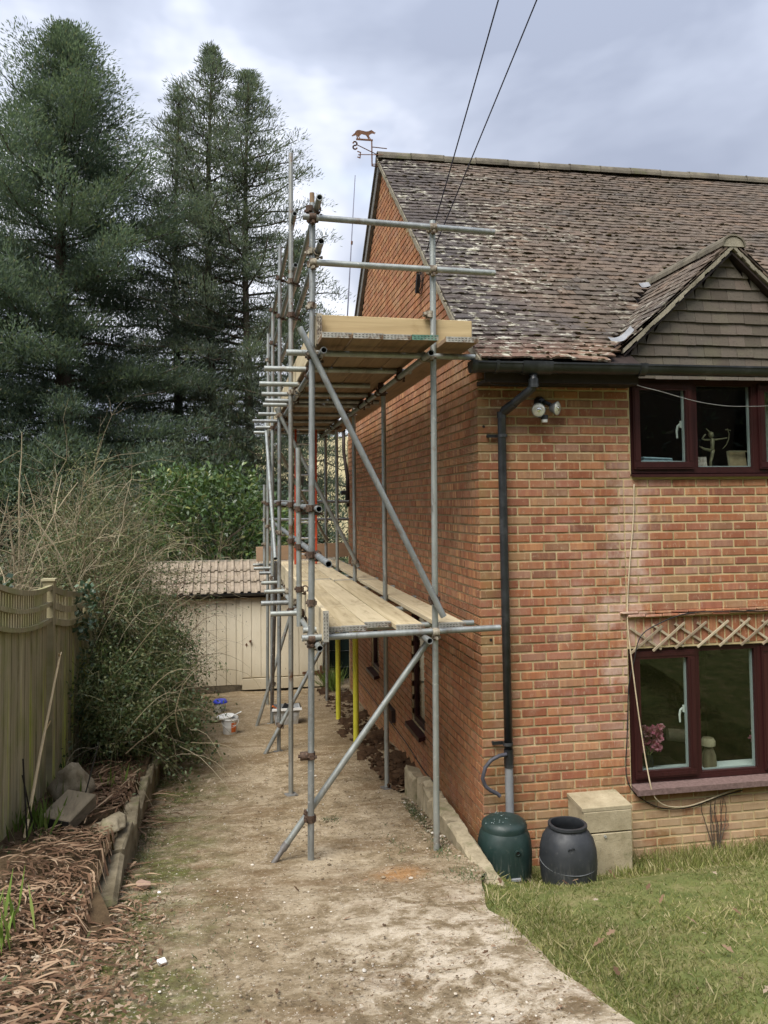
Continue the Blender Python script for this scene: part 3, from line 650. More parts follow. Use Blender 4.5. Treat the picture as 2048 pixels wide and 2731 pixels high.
    obj('bricks', fm, MAT['brick'], front, kind='stuff'); obj('bricks', gm, MAT['brick'], gable, kind='stuff'); obj('drip_course', d, MAT['brick'], front)
build_walls()

def tile_mesh(w, l=.25, t=.016, seed=0, camber=.006):
    rg = np.random.default_rng(seed); n = 3; V = []; xs = np.linspace(-w/2, w/2, n)
    for zt in (0, t):
        for y, lift in ((0, 1.), (l, 0.)):
            for x in xs: V.append((x, y+rg.uniform(-.004, .004)*(y == 0), zt+camber*(1-(2*x/w)**2)*.5*lift))
    F = []
    for i in range(n-1): F += [(i, i+n, i+n+1, i+1), (2*n+i, 2*n+i+1, 3*n+i+1, 3*n+i), (i, i+1, 2*n+i+1, 2*n+i)]
    F += [(0, 2*n, 3*n, n), (n-1, 2*n-1, 4*n-1, 3*n-1)]
    return np.array(V), F
DX, DZA, DSL = 2.28, 1.37, .90       # dormer ridge x, height, slope
def dormer_z(x): return DZA-DSL*np.abs(np.asarray(x)-DX)
def build_roof():
    core = MB(); zt = .045
    ys = [-.27, .4, 4.15]; 
    def cp(ya, x0, x1): core.prism([(ya, roof_z(ya)-.05), (max(.4, ya+.01), roof_z(max(.4, ya+.01))-.05), (4.15, roof_z(4.15)-.05), (7.85, roof_z(7.85)-.05), (7.85, roof_z(7.85)-.13), (4.15, roof_z(4.15)-.13), (max(.4, ya+.01), roof_z(max(.4, ya+.01))-.13), (ya, roof_z(ya)-.10)], (x0, 0, 0), (0, 1, 0), (0, 0, 1), (1, 0, 0), x1-x0)
    cp(-.27, 0, 1.33); cp(.25, 1.33, 3.23); cp(-.27, 3.23, 7.)
    roof = obj('roof', core, MAT['fascia'], HOUSE, label='steep roof of mottled clay tiles with moss and pale lichen')
    # front slope, measured along the slope from the eaves
    pts = [(-.335, float(roof_z(-.335)))]
    y = -.335
    while y < 4.15:
        y += .004; pts.append((y, float(roof_z(y))))
    P = np.array(pts); s = np.concatenate([[0], np.cumsum(np.linalg.norm(np.diff(P, axis=0), axis=1))])
    stuff = MB(); ind = []; GA = .1; TW = .168; n = int(s[-1]/GA)
    moss = MB()
    for i in range(n+1):
        sy = i*GA; yy = np.interp(sy, s, P[:, 0]); zz = np.interp(sy, s, P[:, 1]); y2 = np.interp(sy+.2, s, P[:, 0]); z2 = np.interp(sy+.2, s, P[:, 1])
        if sy+.2 > s[-1]: y2, z2 = yy+.2*.777, zz+.2*.63
        ang = math.atan2(z2-zz, y2-yy)-.085
        x = -.055+(0 if i % 2 else -.084); wob = .006*math.sin(i*1.3)
        while x < 6.9:
            xa, xb = max(x, -.055), x+TW-.004
            if xb-xa > .04:
                xc = (xa+xb)/2
                if not (zz < dormer_z(xc)-.0 and xc < DX+1.2 and xc > DX-1.35) and not (i == 0 and 1.32 < xc < 3.2):
                    sag = .012*math.sin(xc*1.1+1)+.006*math.sin(xc*3.3+i*.1)
                    c = V3(xc, yy, zz-.008+sag+U(-.005, .006)+wob*.3); R = rotz(U(-.02, .02))@rotx(ang+U(-.02, .012))@roty(U(-.02, .02))
                    ind.append((i, xc, xb-xa, c, R, min(.25, max(.06, s[-1]-sy+.02))))
            x += TW
    key = lambda t: (t[0]*1.0 + max(0, t[1]-1.9)*9)
    pick = sorted(ind, key=key)[:300]; ids = {id(t) for t in pick}; mm = {}
    for t in ind:
        i, xc, w, c, R, lt = t
        if id(t) in ids:
            kk = (round(w, 2), random.randrange(5))
            if kk not in mm:
                v, f = tile_mesh(w, seed=kk[1]); me = bpy.data.meshes.new('roof_tile'); me.from_pydata(v.tolist(), [], f); me.materials.append(MAT['tile']); mm[kk] = me
            inst('roof_tile', mm[kk], c, roof, R)
        else:
            v, f = tile_mesh(w, l=lt, seed=random.randrange(99)); stuff.add(v@R.T+c, f)
        if random.random() < .38+.25*(xc > .8) and xc < 4.2:
            for _ in range(random.randrange(1, 4)):
                q = c+R@V3(U(-.08, .08), U(-.004, .02), .018); a = U(.005, .014)*(1.7 if random.random() < .05 else 1); moss.blob(q, (a*U(1.2, 2.6), a*U(.8, 1.3), a*.5), random.randrange(9999), 0, .5)
    # rear slope, plain courses
    for i in range(0, 46):
        yy = 7.85-i*.079*1.0; zz = float(roof_z(yy)); stuff.box((3.4, yy-.08, zz+.02), (6.9, .22, .014), rotx(-.62))
    obj('roof_tiles', stuff, MAT['tile'], roof, kind='stuff'); obj('roof_moss', moss, MAT['moss'], roof, kind='stuff')
    # ridge
    rz = .40+.81*4.15+.01; x = -.07; rm = None; q = 0
    while x < 6.9:
        l = .45; m = MB(); a = np.linspace(-.15, math.pi+.15, 11); 
        out = [(.125*math.cos(t), .105*math.sin(t)+.0) for t in a]; inn = [(.108*math.cos(t), .09*math.sin(t)) for t in a[::-1]]
        m.prism(out+inn, (x+.004, 4.15+U(-.008, .008), rz-.04+U(-.006, .006)), (0, 1, 0), (0, 0, 1), (1, 0, 0), l-.012); m.box((x+l, 4.15, rz-.0), (.02, .21, .075)); obj('ridge_tile', m, MAT['ridge'], roof); x += l; q += 1
    # verge: mortar edge with an undercloak, and the barge shadow board at the back
    vm = MB(); yy = np.linspace(-.3, 4.15, 60); w = []
    for a, b in zip(yy[:-1], yy[1:]):
        za, zb = float(roof_z(a)), float(roof_z(b)); vm.prism([(a, za-.012), (b, zb-.012), (b, zb-.085+U(-.004, .004)), (a, za-.085)], (-.062+U(-.006, .004), 0, 0), (0, 1, 0), (0, 0, 1), (1, 0, 0), .075)
    obj('verge', vm, MAT['verge'], roof)
    vb = MB(); vb.prism([(4.12, rz-.03), (7.86, roof_z(7.86)-.0), (7.86, roof_z(7.86)-.20), (4.12, rz-.22)], (-.05, 0, 0), (0, 1, 0), (0, 0, 1), (1, 0, 0), .05); vb.prism([(4.15, rz+.0), (7.9, roof_z(7.9)+.035), (7.9, roof_z(7.9)+.0), (4.15, rz-.035)], (-.075, 0, 0), (0, 1, 0), (0, 0, 1), (1, 0, 0), .2)
    obj('rear_verge', vb, simple('grey_verge', (.15, .145, .135), .8), roof)
    # eaves: fascia, soffit, gutter
    e = MB()
    for xa, xb in ((.0, 1.32), (3.24, 6.9)): e = MB(); e.prism([(-.235, .10), (-.235, .26), (-.215, .26), (-.215, .125), (0, .125), (0, .10)], (xa, 0, 0), (0, 1, 0), (0, 0, 1), (1, 0, 0), xb-xa); obj('fascia', e, MAT['fascia'], HOUSE)
    g = MB(); cy, cz, R0 = -.315, .232, .068; aa = np.linspace(math.pi, 2*math.pi, 13)
    o_ = [(R0*math.cos(t), R0*1.0*math.sin(t)) for t in aa]; i_ = [((R0-.006)*math.cos(t), (R0-.006)*math.sin(t)) for t in aa[::-1]]
    lip = [(R0+.008, .0), (R0+.008, .012), (R0-.006, .012)]
    prof = o_+[(R0+.006, .0), (R0+.006, .014), (R0-.006, .014)]+i_+[(-R0+.006, .014), (-R0-.006, .014), (-R0-.006, 0)]
    g.prism(prof, (-.135, cy, cz), (0, 1, 0), (0, 0, 1), (1, 0, 0), 7.0)
    gut = obj('gutter', g, MAT['black'], HOUSE, smooth=True, label='black plastic half round gutter along the eaves')
    def sleeve(x0, x1, r):
        q = MB(); q.prism([(r*math.cos(t), r*math.sin(t)) for t in aa]+[(r, .02), (-r, .02)], (x0, cy, cz), (0, 1, 0), (0, 0, 1), (1, 0, 0), x1-x0); obj('gutter_sleeve', q, MAT['black'], gut, smooth=True)
    sleeve(-.145, -.10, .076); sleeve(.27, .52, .078); sleeve(1.27, 1.33, .077); sleeve(.05, .075, .075); sleeve(4.2, 4.3, .077)
build_roof()

def build_dormer():
    zf = -.075                                                # front face plane
    m = MB(); xl = DX-1.13; base = .20
    face = [(xl+.2, base), (2*DX-xl-.2, base), (DX, DZA-.06)]
    foot = DX-(DZA-.06-base-.0)/DSL
    m.prism([(1.34, .215), (2*DX-1.34, .215), (2*DX-1.34, .47), (DX, DZA-.11), (1.34, .47)], (0, -.028, 0), (1, 0, 0), (0, 0, 1), (0, 1, 0), .09)
    # sides and carcass back to the main roof
    d = obj('dormer', m, MAT['fascia'], HOUSE, label='tile hung dormer gable above the upper window')
    # hung tiles, each a part
    row = 0; z = .178; TW = .156
    while z < DZA-.16:
        x = 1.335+(0 if row % 2 else -.078)
        hw = lambda zz: (DZA-.115-zz)/DSL
        while x < 2*DX-1.335:
            xa, xb = x, x+TW-.003
            top = z+.105
            lo, hi = max(1.337, DX-hw(z)), min(2*DX-1.337, DX+hw(z)); lo2, hi2 = max(1.337, DX-hw(top)), min(2*DX-1.337, DX+hw(top))
            a0, b0, a1, b1 = max(xa, lo), min(xb, hi), max(xa, lo2), min(xb, hi2)
            if b0-a0 > .02:
                a1 = min(a1, b0); b1 = max(b1, a0); a1, b1 = (a1, b1) if b1 > a1 else ((a1+b1)/2, (a1+b1)/2+.001)
                q = MB(); t = .012; y0 = -.052+U(-.003, .002); y1 = -.034; dzz = U(-.003, .003)
                V = [(a0, y0-t, z+dzz), (b0, y0-t, z+dzz+U(-.002, .002)), (b1, y1-t, top), (a1, y1-t, top), (a0, y0, z+dzz), (b0, y0, z+dzz), (b1, y1, top), (a1, y1, top)]
                q.add(V, [(0, 1, 2, 3), (4, 7, 6, 5), (0, 4, 5, 1), (1, 5, 6, 2), (2, 6, 7, 3), (3, 7, 4, 0)]); obj('hung_tile', q, MAT['hung'], d)
            x += TW
        z += .1; row += 1
    # roof slopes of the dormer: tiles in courses, running back to the main roof
    st = MB(); ind = 0
    for sd in (-1, 1):
        L = 1.62; n = int(L/.1)
        for i in range(n+1):
            t = i*.1; dx = (L-t)*math.cos(math.atan(DSL)); x0 = DX+sd*dx; z0 = float(DZA-DSL*dx)
            yb = (z0+.05-.40)/.81; yf = -.155+(0 if i % 2 else 0.)
            yb = yb if z0+.05 > .724 else (.4+(z0+.05-.724)/.62); y = yf-(0 if i % 2 else .08)
            if yb < yf: continue
            ang = math.atan(DSL)-.06
            while y < yb:
                ya, yc = max(y, yf), min(y+.165, yb+.05)
                if yc-ya > .03:
                    lt = min(.25, L-t+.0); 
                    if lt < .05: break
                    v, f = tile_mesh(yc-ya-.004, l=lt, seed=random.randrange(99)); R = rotz(sd*math.pi/2)@rotx(ang+U(-.03, .03)); kick = .02*max(0, (t < .35))*(1-t/.35)
                    c = V3(x0+sd*.01, (ya+yc)/2, z0+.006+U(-.004, .006)+kick)
                    if sd < 0 and ind < 160:
                        q = MB(); q.add(v@R.T+c, f); obj('roof_tile', q, MAT['tile'], d); ind += 1
                    else: st.add(v@R.T+c, f)
                y += .168
    obj('roof_tiles', st, MAT['tile'], d, kind='stuff')
    # dormer ridge, verge bedding, lead flashing at the valley
    y = -.17
    while y < 1.2:
        q = MB(); a = np.linspace(-.1, math.pi+.1, 10); out = [(.115*math.cos(t), .10*math.sin(t)) for t in a]; inn = [(.1*math.cos(t), .085*math.sin(t)) for t in a[::-1]]
        q.prism(out+inn, (DX, y, DZA-.035+U(-.004, .004)), (1, 0, 0), (0, 0, 1), (0, 1, 0), .40); obj('ridge_tile', q, MAT['ridge'], d); y += .41
    q = MB(); q.prism([(.1*math.cos(t), .085*math.sin(t)) for t in np.linspace(0, math.pi, 9)], (DX, -.16, DZA-.045), (1, 0, 0), (0, 0, 1), (0, 1, 0), .03); obj('ridge_mortar', q, MAT['verge'], d)
    for sd in (-1, 1):
        q = MB(); n = 26
        for i in range(n):
            a, b = i/n*1.04, (i+1)/n*1.04; xa, xb = DX+sd*a, DX+sd*b; za, zb = DZA-DSL*a-.022, DZA-DSL*b-.022; th = .040+U(-.010, .010)
            q.prism([(xa, za), (xb, zb), (xb, zb-th), (xa, za-th)], (0, -.15+U(-.006, .004), 0), (1, 0, 0), (0, 0, 1), (0, 1, 0), .05)
        obj('verge', q, MAT['verge'], d)
        s = MB(); s.prism([(DX, DZA-.075), (DX+sd*1.03, DZA-DSL*1.03-.075), (DX+sd*1.03, DZA-DSL*1.03-.095), (DX, DZA-.10)], (0, -.13, 0), (1, 0, 0), (0, 0, 1), (0, 1, 0), .10); obj('soffit_strip', s, MAT['fascia'], d)
    q = MB(); V = []; n = 8
    for i in range(n+1):
        t = i/n; x = 1.13+.21*t; z = .475+.10*t*t-.02*math.sin(t*3.1); V += [(x, -.155-.02*math.sin(t*6), z), (x+.01, -.06, z+.055)]
    q.add(V, [(2*i, 2*i+2, 2*i+3, 2*i+1) for i in range(n)]); obj('lead_flashing', q, MAT['lead'], d, smooth='all')
    q = MB(); V = []
    for i in range(7):
        t = i/6; V += [(2.06+.10*t, 1.05+.01*math.sin(t*5)+.02*t, 1.275+.02*t), (2.06+.12*t, 1.12, 1.335+.02*t)]
    q.add(V, [(2*i, 2*i+2, 2*i+3, 2*i+1) for i in range(6)]); obj('lead_flashing', q, MAT['lead'], d, smooth='all')
build_dormer()

def build_window(name, label, W, cols, parts, sill_d, sill_t, ydepth=.035):
    """W=(x0,x1,z0,z1); cols: list of (x0,x1,kind) lights"""
    x0, x1, z0, z1 = W; y0, y1 = ydepth-.005, ydepth+.06; m = MB(); fw = .035
    m.bx(x0, x1, y0, y1, z1-fw, z1); m.bx(x0, x1, y0, y1, z0, z0+fw); m.bx(x0, x0+fw, y0, y1, z0+fw, z1-fw); m.bx(x1-fw, x1, y0, y1, z0+fw, z1-fw)
    for a, b, k in cols[1:]: m.bx(a-.018, a+.018, y0, y1, z0+fw, z1-fw)
    w = obj(name, m, MAT['pvc'], HOUSE, label=label)
    for a, b, k in cols:
        a2 = a+(.018 if a > x0+.1 else fw); b2 = b-(.018 if b < x1-.1 else fw); za, zb = z0+fw, z1-fw; sw = .062 if k == 'sash' else .018; yf = y0-(.022 if k == 'sash' else -.004)
        s = MB()
        for (p, q_, r, t) in ((a2, b2, zb-sw, zb), (a2, b2, za, za+sw), (a2, a2+sw, za+sw, zb-sw), (b2-sw, b2, za+sw, zb-sw)):
            s.bx(p, q_, yf, y1-.01, r, t)
        for (p, q_, r, t) in ((a2+.012, b2-.012, zb-sw+.02, zb-.014), (a2+.012, b2-.012, za+.014, za+sw-.02), (a2+.014, a2+sw-.02, za+sw+.01, zb-sw-.01), (b2-sw+.02, b2-.014, za+sw+.01, zb-sw-.01)):
            if k == 'sash': s.bx(p, q_, yf-.005, yf-.0001, r, t)
        obj('sash' if k == 'sash' else 'glazing_bead', s, MAT['pvc'], w)
        g = MB(); g.bx(a2+sw-.004, b2-sw+.004, yf+.030, yf+.034, za+sw-.004, zb-sw+.004); obj('pane', g, MAT['glass'], w)
        sp = MB(); sp.bx(b2-sw-.016, b2-sw, yf+.037, yf+.055, za+sw, zb-sw); sp.bx(a2+sw, b2-sw-.0161, yf+.037, yf+.055, za+sw, za+sw+.010); obj('pane_spacer', sp, MAT['spacer'], w)
        if k == 'sash':
            h = MB(); hz = (za+zb)/2-.03; hx = b2-sw-.03; h.path([(hx+.012, yf+.07, hz+.055), (hx-.004, yf+.085, hz+.035), (hx-.012, yf+.09, hz-.01), (hx-.010, yf+.088, hz-.07)], [.010, .011, .010, .008], 8); h.bx(hx+.004, hx+.03, yf+.055, yf+.07, hz+.02, hz+.08); obj('handle', h, MAT['white'], w, smooth=True)
    s = MB(); s.prism([(y1, z0), (-sill_d, z0-.016), (-sill_d, z0-sill_t), (-sill_d+.02, z0-sill_t), (-sill_d+.03, z0-sill_t+.012), (y1, z0-.03)], (x0-.005, 0, 0), (0, 1, 0), (0, 0, 1), (1, 0, 0), x1-x0+.01); obj('sill', s, MAT['pvc'] if sill_t < .05 else simple('dusty_sill', (.15, .10, .09), .8, 0, .2, .3, 40, .4), w)
    # inner sill and dark room behind
    i = MB(); i.bx(x0, x1, y1+.0, y1+.24, z0-.0, z0+.028); obj('inner_sill', i, MAT['sillw'], w)
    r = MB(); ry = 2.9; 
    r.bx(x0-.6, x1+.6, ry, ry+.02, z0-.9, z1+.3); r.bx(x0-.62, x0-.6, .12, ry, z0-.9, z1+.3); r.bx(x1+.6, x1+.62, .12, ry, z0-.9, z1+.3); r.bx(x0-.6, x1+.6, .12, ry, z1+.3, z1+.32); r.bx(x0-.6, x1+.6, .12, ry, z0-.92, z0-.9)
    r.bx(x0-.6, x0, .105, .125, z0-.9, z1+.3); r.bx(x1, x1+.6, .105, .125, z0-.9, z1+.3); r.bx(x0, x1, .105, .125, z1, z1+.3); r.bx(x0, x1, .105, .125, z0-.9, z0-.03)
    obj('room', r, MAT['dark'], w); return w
WU = build_window('window', 'upper window with dark red brown frame under the dormer', (1.355, 3.20, -.625, .19), [(1.355, 1.965, 'sash'), (1.965, 2.565, 'fixed'), (2.565, 3.20, 'sash')], None, .045, .035)
WL = build_window('window', 'lower window with dark red brown frame below the trellis', (1.295, 3.15, -3.225, -2.10), [(1.295, 1.915, 'sash'), (1.915, 2.515, 'fixed'), (2.515, 3.15, 'sash')], None, .10, .062)
def gable_windows():
    for k, (y0, y1, z0, z1) in enumerate(GWIN):
        m = MB(); xa, xb = .03, .085; f = .06
        m.bx(xa, xb, y0, y1, z1-f, z1); m.bx(xa, xb, y0, y1, z0, z0+f); m.bx(xa, xb, y0, y0+f, z0+f, z1-f); m.bx(xa, xb, y1-f, y1, z0+f, z1-f)
        w = obj('window', m, MAT['pvc'], HOUSE, label=('narrow brown window in the gable wall nearer the corner', 'narrow brown window in the gable wall further back')[k])
        g = MB(); g.bx(.055, .059, y0+f, y1-f, z0+f, z1-f); obj('pane', g, MAT['glass'], w)
        c = MB(); c.bx(.12, .125, y0, y1, z0, z1); obj('blind', c, MAT['curtain'], w)
        s = MB(); s.prism([(.03, z0), (-.075, z0-.02), (-.075, z0-.06), (-.06, z0-.06), (.03, z0-.035)], (0, y0-.03, 0), (1, 0, 0), (0, 0, 1), (0, 1, 0), y1-y0+.06); obj('sill', s, MAT['pvc'], w)
gable_windows()
# ---------------------------------------------------------------- scaffold
SCAF = thing('scaffolding', (-.93, 3.4, -4.0), 'grey steel tube scaffold with two working levels along the brick gable wall', 'scaffold')
TR, TI = .02415, .0195
XO, XI = -1.40, -.46
YS = [-.28, 1.77, 3.85, 5.60, 7.05]
GZ = [-3.515, -3.70, -3.88, -3.99, -4.06]
def tubep(name, p0, p1, mat='steel', r=TR, **k):
    return obj(name, MB().pipe(p0, p1, r, r*.81, 16), MAT[mat], SCAF, smooth=True, **k)
def coupler(p, da, db, side, rb=True, zinc=False):
    """two hinged collars gripping tube a (through p, direction da) and tube b lying beside it on 'side'"""
    p = np.asarray(p, float); da = unit(np.asarray(da, float)); db = unit(np.asarray(db, float)); sd = unit(np.asarray(side, float)); m = MB()
    w = .026
    m.pipe(p-da*w, p+da*w, .0325, .0247, 14)
    q = p+sd*(2*TR+.006)
    m.box(p+sd*(TR+.003), (.03, .03, .03), np.column_stack(basis(sd)))
    e = unit(np.cross(da, sd)); 
    for s in (1,): 
        m.box(p+e*.040*s-sd*.002, (.022, .03, .034), np.column_stack([e, sd, da])); m.tube(p+e*.042*s-sd*.035, p+e*.042*s+sd*.03, .0065, 7); m.tube(p+e*.042*s-sd*.040, p+e*.042*s-sd*.024, .0125, 6)
    m.box(p-e*.034, (.012, .022, .04), np.column_stack([e, sd, da]))
    if rb:
        m.pipe(q-db*w, q+db*w, .0325, .0247, 14); e2 = unit(np.cross(db, sd)); m.box(q+e2*.040, (.022, .03, .034), np.column_stack([e2, sd, db])); m.tube(q+e2*.042-sd*.03, q+e2*.042+sd*.04, .0065, 7); m.tube(q+e2*.042+sd*.024, q+e2*.042+sd*.042, .0125, 6)
    return obj('coupler', m, MAT['coupler'], SCAF, smooth=30)
def build_scaffold():
    Zv = V3(0, 0, 1); Xv = V3(1, 0, 0); Yv = V3(0, 1, 0)
    o_top = [1.46, 2.72, 2.40, 2.10, 1.95]; i_top = [1.37, .36, .36, .36, .36]
    for k, y in enumerate(YS):
        lean = U(-.012, .012)
        tubep('standard', (XO-.022, y+.015*(k == 1), GZ[k]), (XO+.025+lean*(k > 0), y, o_top[k]), 'steel_rust' if k == 1 else 'steel')
        tubep('standard', (XI-.003, y, GZ[k]), (XI+.03*(k == 0)+.005, y, i_top[k]))
        if k in (2, 3):
            obj('yellow_sleeve', MB().pipe((XI-.003, y, GZ[k]+.01), (XI+.0, y, -1.93), .036, .0245, 16), MAT['yellow'], SCAF, smooth=True, label='yellow foam sleeve around the lower part of a standard')
        for x in (XO-.022, XI-.003):
            if not (x > -1 and k in (2, 3)): obj('base_plate', MB().box((x-.03*(k == 0), y-.01, GZ[k]+.004), (.11, .11, .006), rotz(.3)), MAT['steel_rust'], SCAF)
    # the timber socket on top of the near outer pole
    obj('tube_end_plug', MB().tube((XO+.024, YS[0], 1.44), (XO+.022, YS[0], 1.54), .019, 10), MAT['board_under'], SCAF)
    # ledgers
    lo, li = XO+.066, XI-.066
    L = lambda n, x, z, y0, y1, zz=None, m='steel': tubep(n, (x, y0, z), (x, y1, z if zz is None else zz), m)
    L('ledger', -1.322, .276, -.52, 7.5, .262); L('ledger', -.512, .271, -.53, 7.5, .262)
    L('ledger', -1.365, -1.905, -.50, 7.5, -1.91); L('ledger', -.545, -1.885, -.50, 7.5, -1.9)
    # guard rails of the outer face
    L('guard_rail', -1.345, 1.42, -.52, 3.2, 1.385); L('guard_rail', -1.335, 1.09, -.52, 4.4, 1.045); L('guard_rail', -1.37, 2.01, 1.52, 7.3, 1.98); L('guard_rail', -1.36, 1.52, 1.60, 7.3, 1.50)
    L('guard_rail', -1.36, -.895, -.46, 7.3, -.80); L('guard_rail', -1.355, -1.262, -1.0, 6.6, -1.12)
    # front rails
    tubep('guard_rail', (-1.455, -.335, 1.332), (.066, -.335, 1.284)); tubep('guard_rail', (-1.40, -.335, .982), (.064, -.335, .955))
    # transoms of the upper lift and of the lower lift
    for y, xl, xr_ in [(-.28, -1.583, -.10), (.68, -1.71, -.40), (1.60, -1.72, -.62), (2.36, -1.67, -.45), (2.92, -1.61, -.30), (3.30, -1.62, -.33), (4.32, -1.64, -.42), (5.23, -1.69, -.35), (6.2, -1.62, -.3), (7.1, -1.62, -.25)]:
        tubep('transom', (xl, y, .327 if y > 0 else .296), (xr_, y+U(-.03, .03), .324 if y > 0 else .287))
    for y, xl, xr_ in [(-.335, -1.482, .06), (.06, -1.44, -.045), (1.117, -1.645, -.10), (1.966, -1.70, -.10), (3.10, -1.62, -.1), (4.20, -1.615, -.1), (4.75, -1.44, -.15), (5.77, -1.585, -.1), (6.70, -1.64, -.1), (7.5, -1.63, -.1)]:
        tubep('transom', (xl, y, -1.852), (xr_, y+U(-.02, .02), -1.842 if y > 0 else -1.834))
    # braces
    tubep('brace', (-1.49, -.40, .465), (-.412, -.40, -1.722)); b = tubep('brace', (-1.60, -.215, -3.39), (-.49, -.215, -1.93))
    obj('brace_foot', MB().pipe((-1.715, -.215, -3.545), (-1.59, -.215, -3.378), .0195, .014, 12).pipe((-1.625, -.215, -3.423), (-1.59, -.215, -3.378), .0285, .0243, 12), MAT['steel_rust'], SCAF, smooth=True)
    tubep('brace', (-1.44, 3.79, .345), (-.42, 3.79, -1.645)); tubep('brace', (-1.36, 5.52, .02), (-.45, 6.98, -1.46)); tubep('brace', (-.86, 3.79, -2.575), (-1.605, 3.79, -3.905)); tubep('brace', (-.52, 3.79, -1.97), (-.855, 3.79, -2.567)); tubep('brace', (-1.0, 5.54, -1.96), (-1.64, 5.54, -4.0), 'steel_rust')
    tubep('brace', (-1.46, 6.45, .46), (-1.448, 3.95, -1.53)); tubep('standard', (-1.395, .97, -1.95), (-1.395, .97, -.345)); tubep('standard', (-1.45, 7.3, -1.95), (-1.445, 7.3, -.52))
    tubep('brace', (-1.42, 4.40, -1.60), (-1.42, 5.72, -4.02), 'steel_rust')
    # far end rails and the board across it
    tubep('guard_rail', (-1.46, 7.38, -.80), (-.03, 7.38, -.815)); tubep('guard_rail', (-1.46, 7.38, -1.10), (-.03, 7.38, -1.11))
    # couplers
    for y, k in zip(YS, range(5)):
        for z in ((1.41, 1.08, .272, -.89, -1.24, -1.906) if k == 0 else (1.40, 1.055, .27, -.86, -1.22, -1.907) if k == 1 else (2.0, 1.515, .268, -.84, -1.2, -1.908)):
            if z > o_top[k]-.03: continue
            coupler((XO+.005 if z > 0 else XO-.01, y, z), Zv, Yv, Xv, rb=True)
        coupler((XI, y, .272 if k == 0 else .268), Zv, Yv, -Xv); coupler((XI, y, -1.888), Zv, Yv, -Xv)
    for x, z in ((XO+.02, 1.331), (XO+.02, .981), (XI+.025, 1.30), (XI+.02, .965)): coupler((x, YS[0], z), Zv, Xv, -Yv)
    coupler((XO+.01, YS[0], .29), Zv, V3(1, 0, -2), -Yv+V3(.02, 0, 0)); coupler((XI, YS[0], -1.60), Zv, V3(1, 0, -2), -Yv, True); coupler((XO-.02, YS[0], -3.19), Zv, V3(1, 0, 1.3), Yv); coupler((XO-.015, YS[0], -2.73), Zv, Xv, -Xv, True); coupler((XI, YS[0], -1.845), Zv, Xv, -Yv); coupler((XO-.01, YS[0], -1.862), Zv, Xv, -Yv)
    coupler((XI, YS[0], .62), Zv, Xv, Yv, False); coupler((XO+.01, YS[0], .66), Zv, Xv, Xv, False); coupler((XO-.005, YS[0], -1.60), Zv, Xv, Xv, False)
    coupler((XI, 3.85, -1.58), Zv, V3(1, 0, -2), -Yv); coupler((XO, 3.85, .26), Zv, V3(1, 0, -2), -Yv); coupler((XI, 7.05, -1.43), Zv, V3(1, 0, -1.6), -Yv); coupler((XO-.012, 3.85, -3.55), Zv, V3(1, 0, 1.7), -Yv); coupler((XO-.012, 5.6, -3.42), Zv, V3(1, 0, 3), -Yv)
    for z in (-1.24, -1.62, -.90): coupler((-1.395, .97, z), Zv, Yv, Xv)
    for z in (-.81, -1.1, -1.5): coupler((-1.447, 7.3, z), Zv, Xv, Yv)
    for y in (.68, 1.6, 2.36, 2.92, 4.32, 5.23): coupler((-1.322, y, .271), Yv, Xv, Zv); coupler((-.512, y, .268), Yv, Xv, Zv)
    for y in (1.117, 1.966, 3.10, 4.2, 5.77): coupler((-1.365, y, -1.905), Yv, Xv, Zv)
build_scaffold()

def board(label, x0, x1, y0, y1, z0, mat='board', group=None, hoop='hoop', t=.038, slack=0.):
    w, l = x1-x0, y1-y0; c = ((x0+x1)/2, (y0+y1)/2, z0)
    T = thing('scaffold_board', c, label, 'board', group)
    a = U(-.004, .004); R = rotz(a)
    obj('plank', MB().bevbox((c[0], c[1], z0+t/2), (w, l-.003, t), .004, R), MAT[mat], T)
    for s in (-1, 1):
        m = MB(); yy = c[1]+s*l/2; xx = c[0]-math.sin(a)*s*l/2
        m.box((xx, yy, z0+t/2), (w+.003, .0025, t+.002), R); m.box((xx, yy-s*.018, z0+t+.0008), (w+.002, .036, .0015), R)
        n = int(w/.026)
        for i in range(n):
            for rz in (.3, .7): m.box((xx+(i+.5-n/2)*.026, yy+s*.0016, z0+t*rz), (.013, .002, .0035), R, 1)
        obj('end_band', m, [MAT[hoop], MAT['slot']], T)
    return T
def toe(label, p0, p1, h=.225, t=.038, mat='board_x', bands=True, end='hoop', axis='x', name='toe_board'):
    p0 = np.asarray(p0, float); p1 = np.asarray(p1, float); c = (p0+p1)/2; d = p1-p0; l = np.linalg.norm(d); T = thing(name, (c[0], c[1], min(p0[2], p1[2])), label, 'board')
    ex = d/l; R = np.column_stack([ex, np.cross(V3(0, 0, 1), ex), np.cross(ex, np.cross(V3(0, 0, 1), ex))]) if axis == 'x' else np.column_stack([-np.cross(V3(0, 0, 1), ex), ex, V3(0, 0, 1)])
    size = (l, t, h) if axis == 'x' else (t, l, h)
    obj('plank', MB().bevbox(c+V3(0, 0, h/2), size, .004, R), MAT[mat], T)
    if bands:
        for s in (-1, 1):
            m = MB(); q = c+V3(0, 0, h/2)+ex*s*l/2; sz = (.0025, t+.003, h+.002) if axis == 'x' else (t+.003, .0025, h+.002); m.box(q, sz, R); n = 8
            for i in range(n):
                for k in (-.25, .25):
                    off = R@(V3(s*.0016, k*t, (i+.5-n/2)*.025) if axis == 'x' else V3(k*t, s*.0016, (i+.5-n/2)*.025)); m.box(q+off, (.002, .004, .013) if axis == 'x' else (.004, .002, .013), R, 1)
            obj('end_band', m, [MAT[end], MAT['slot']], T)
    return T
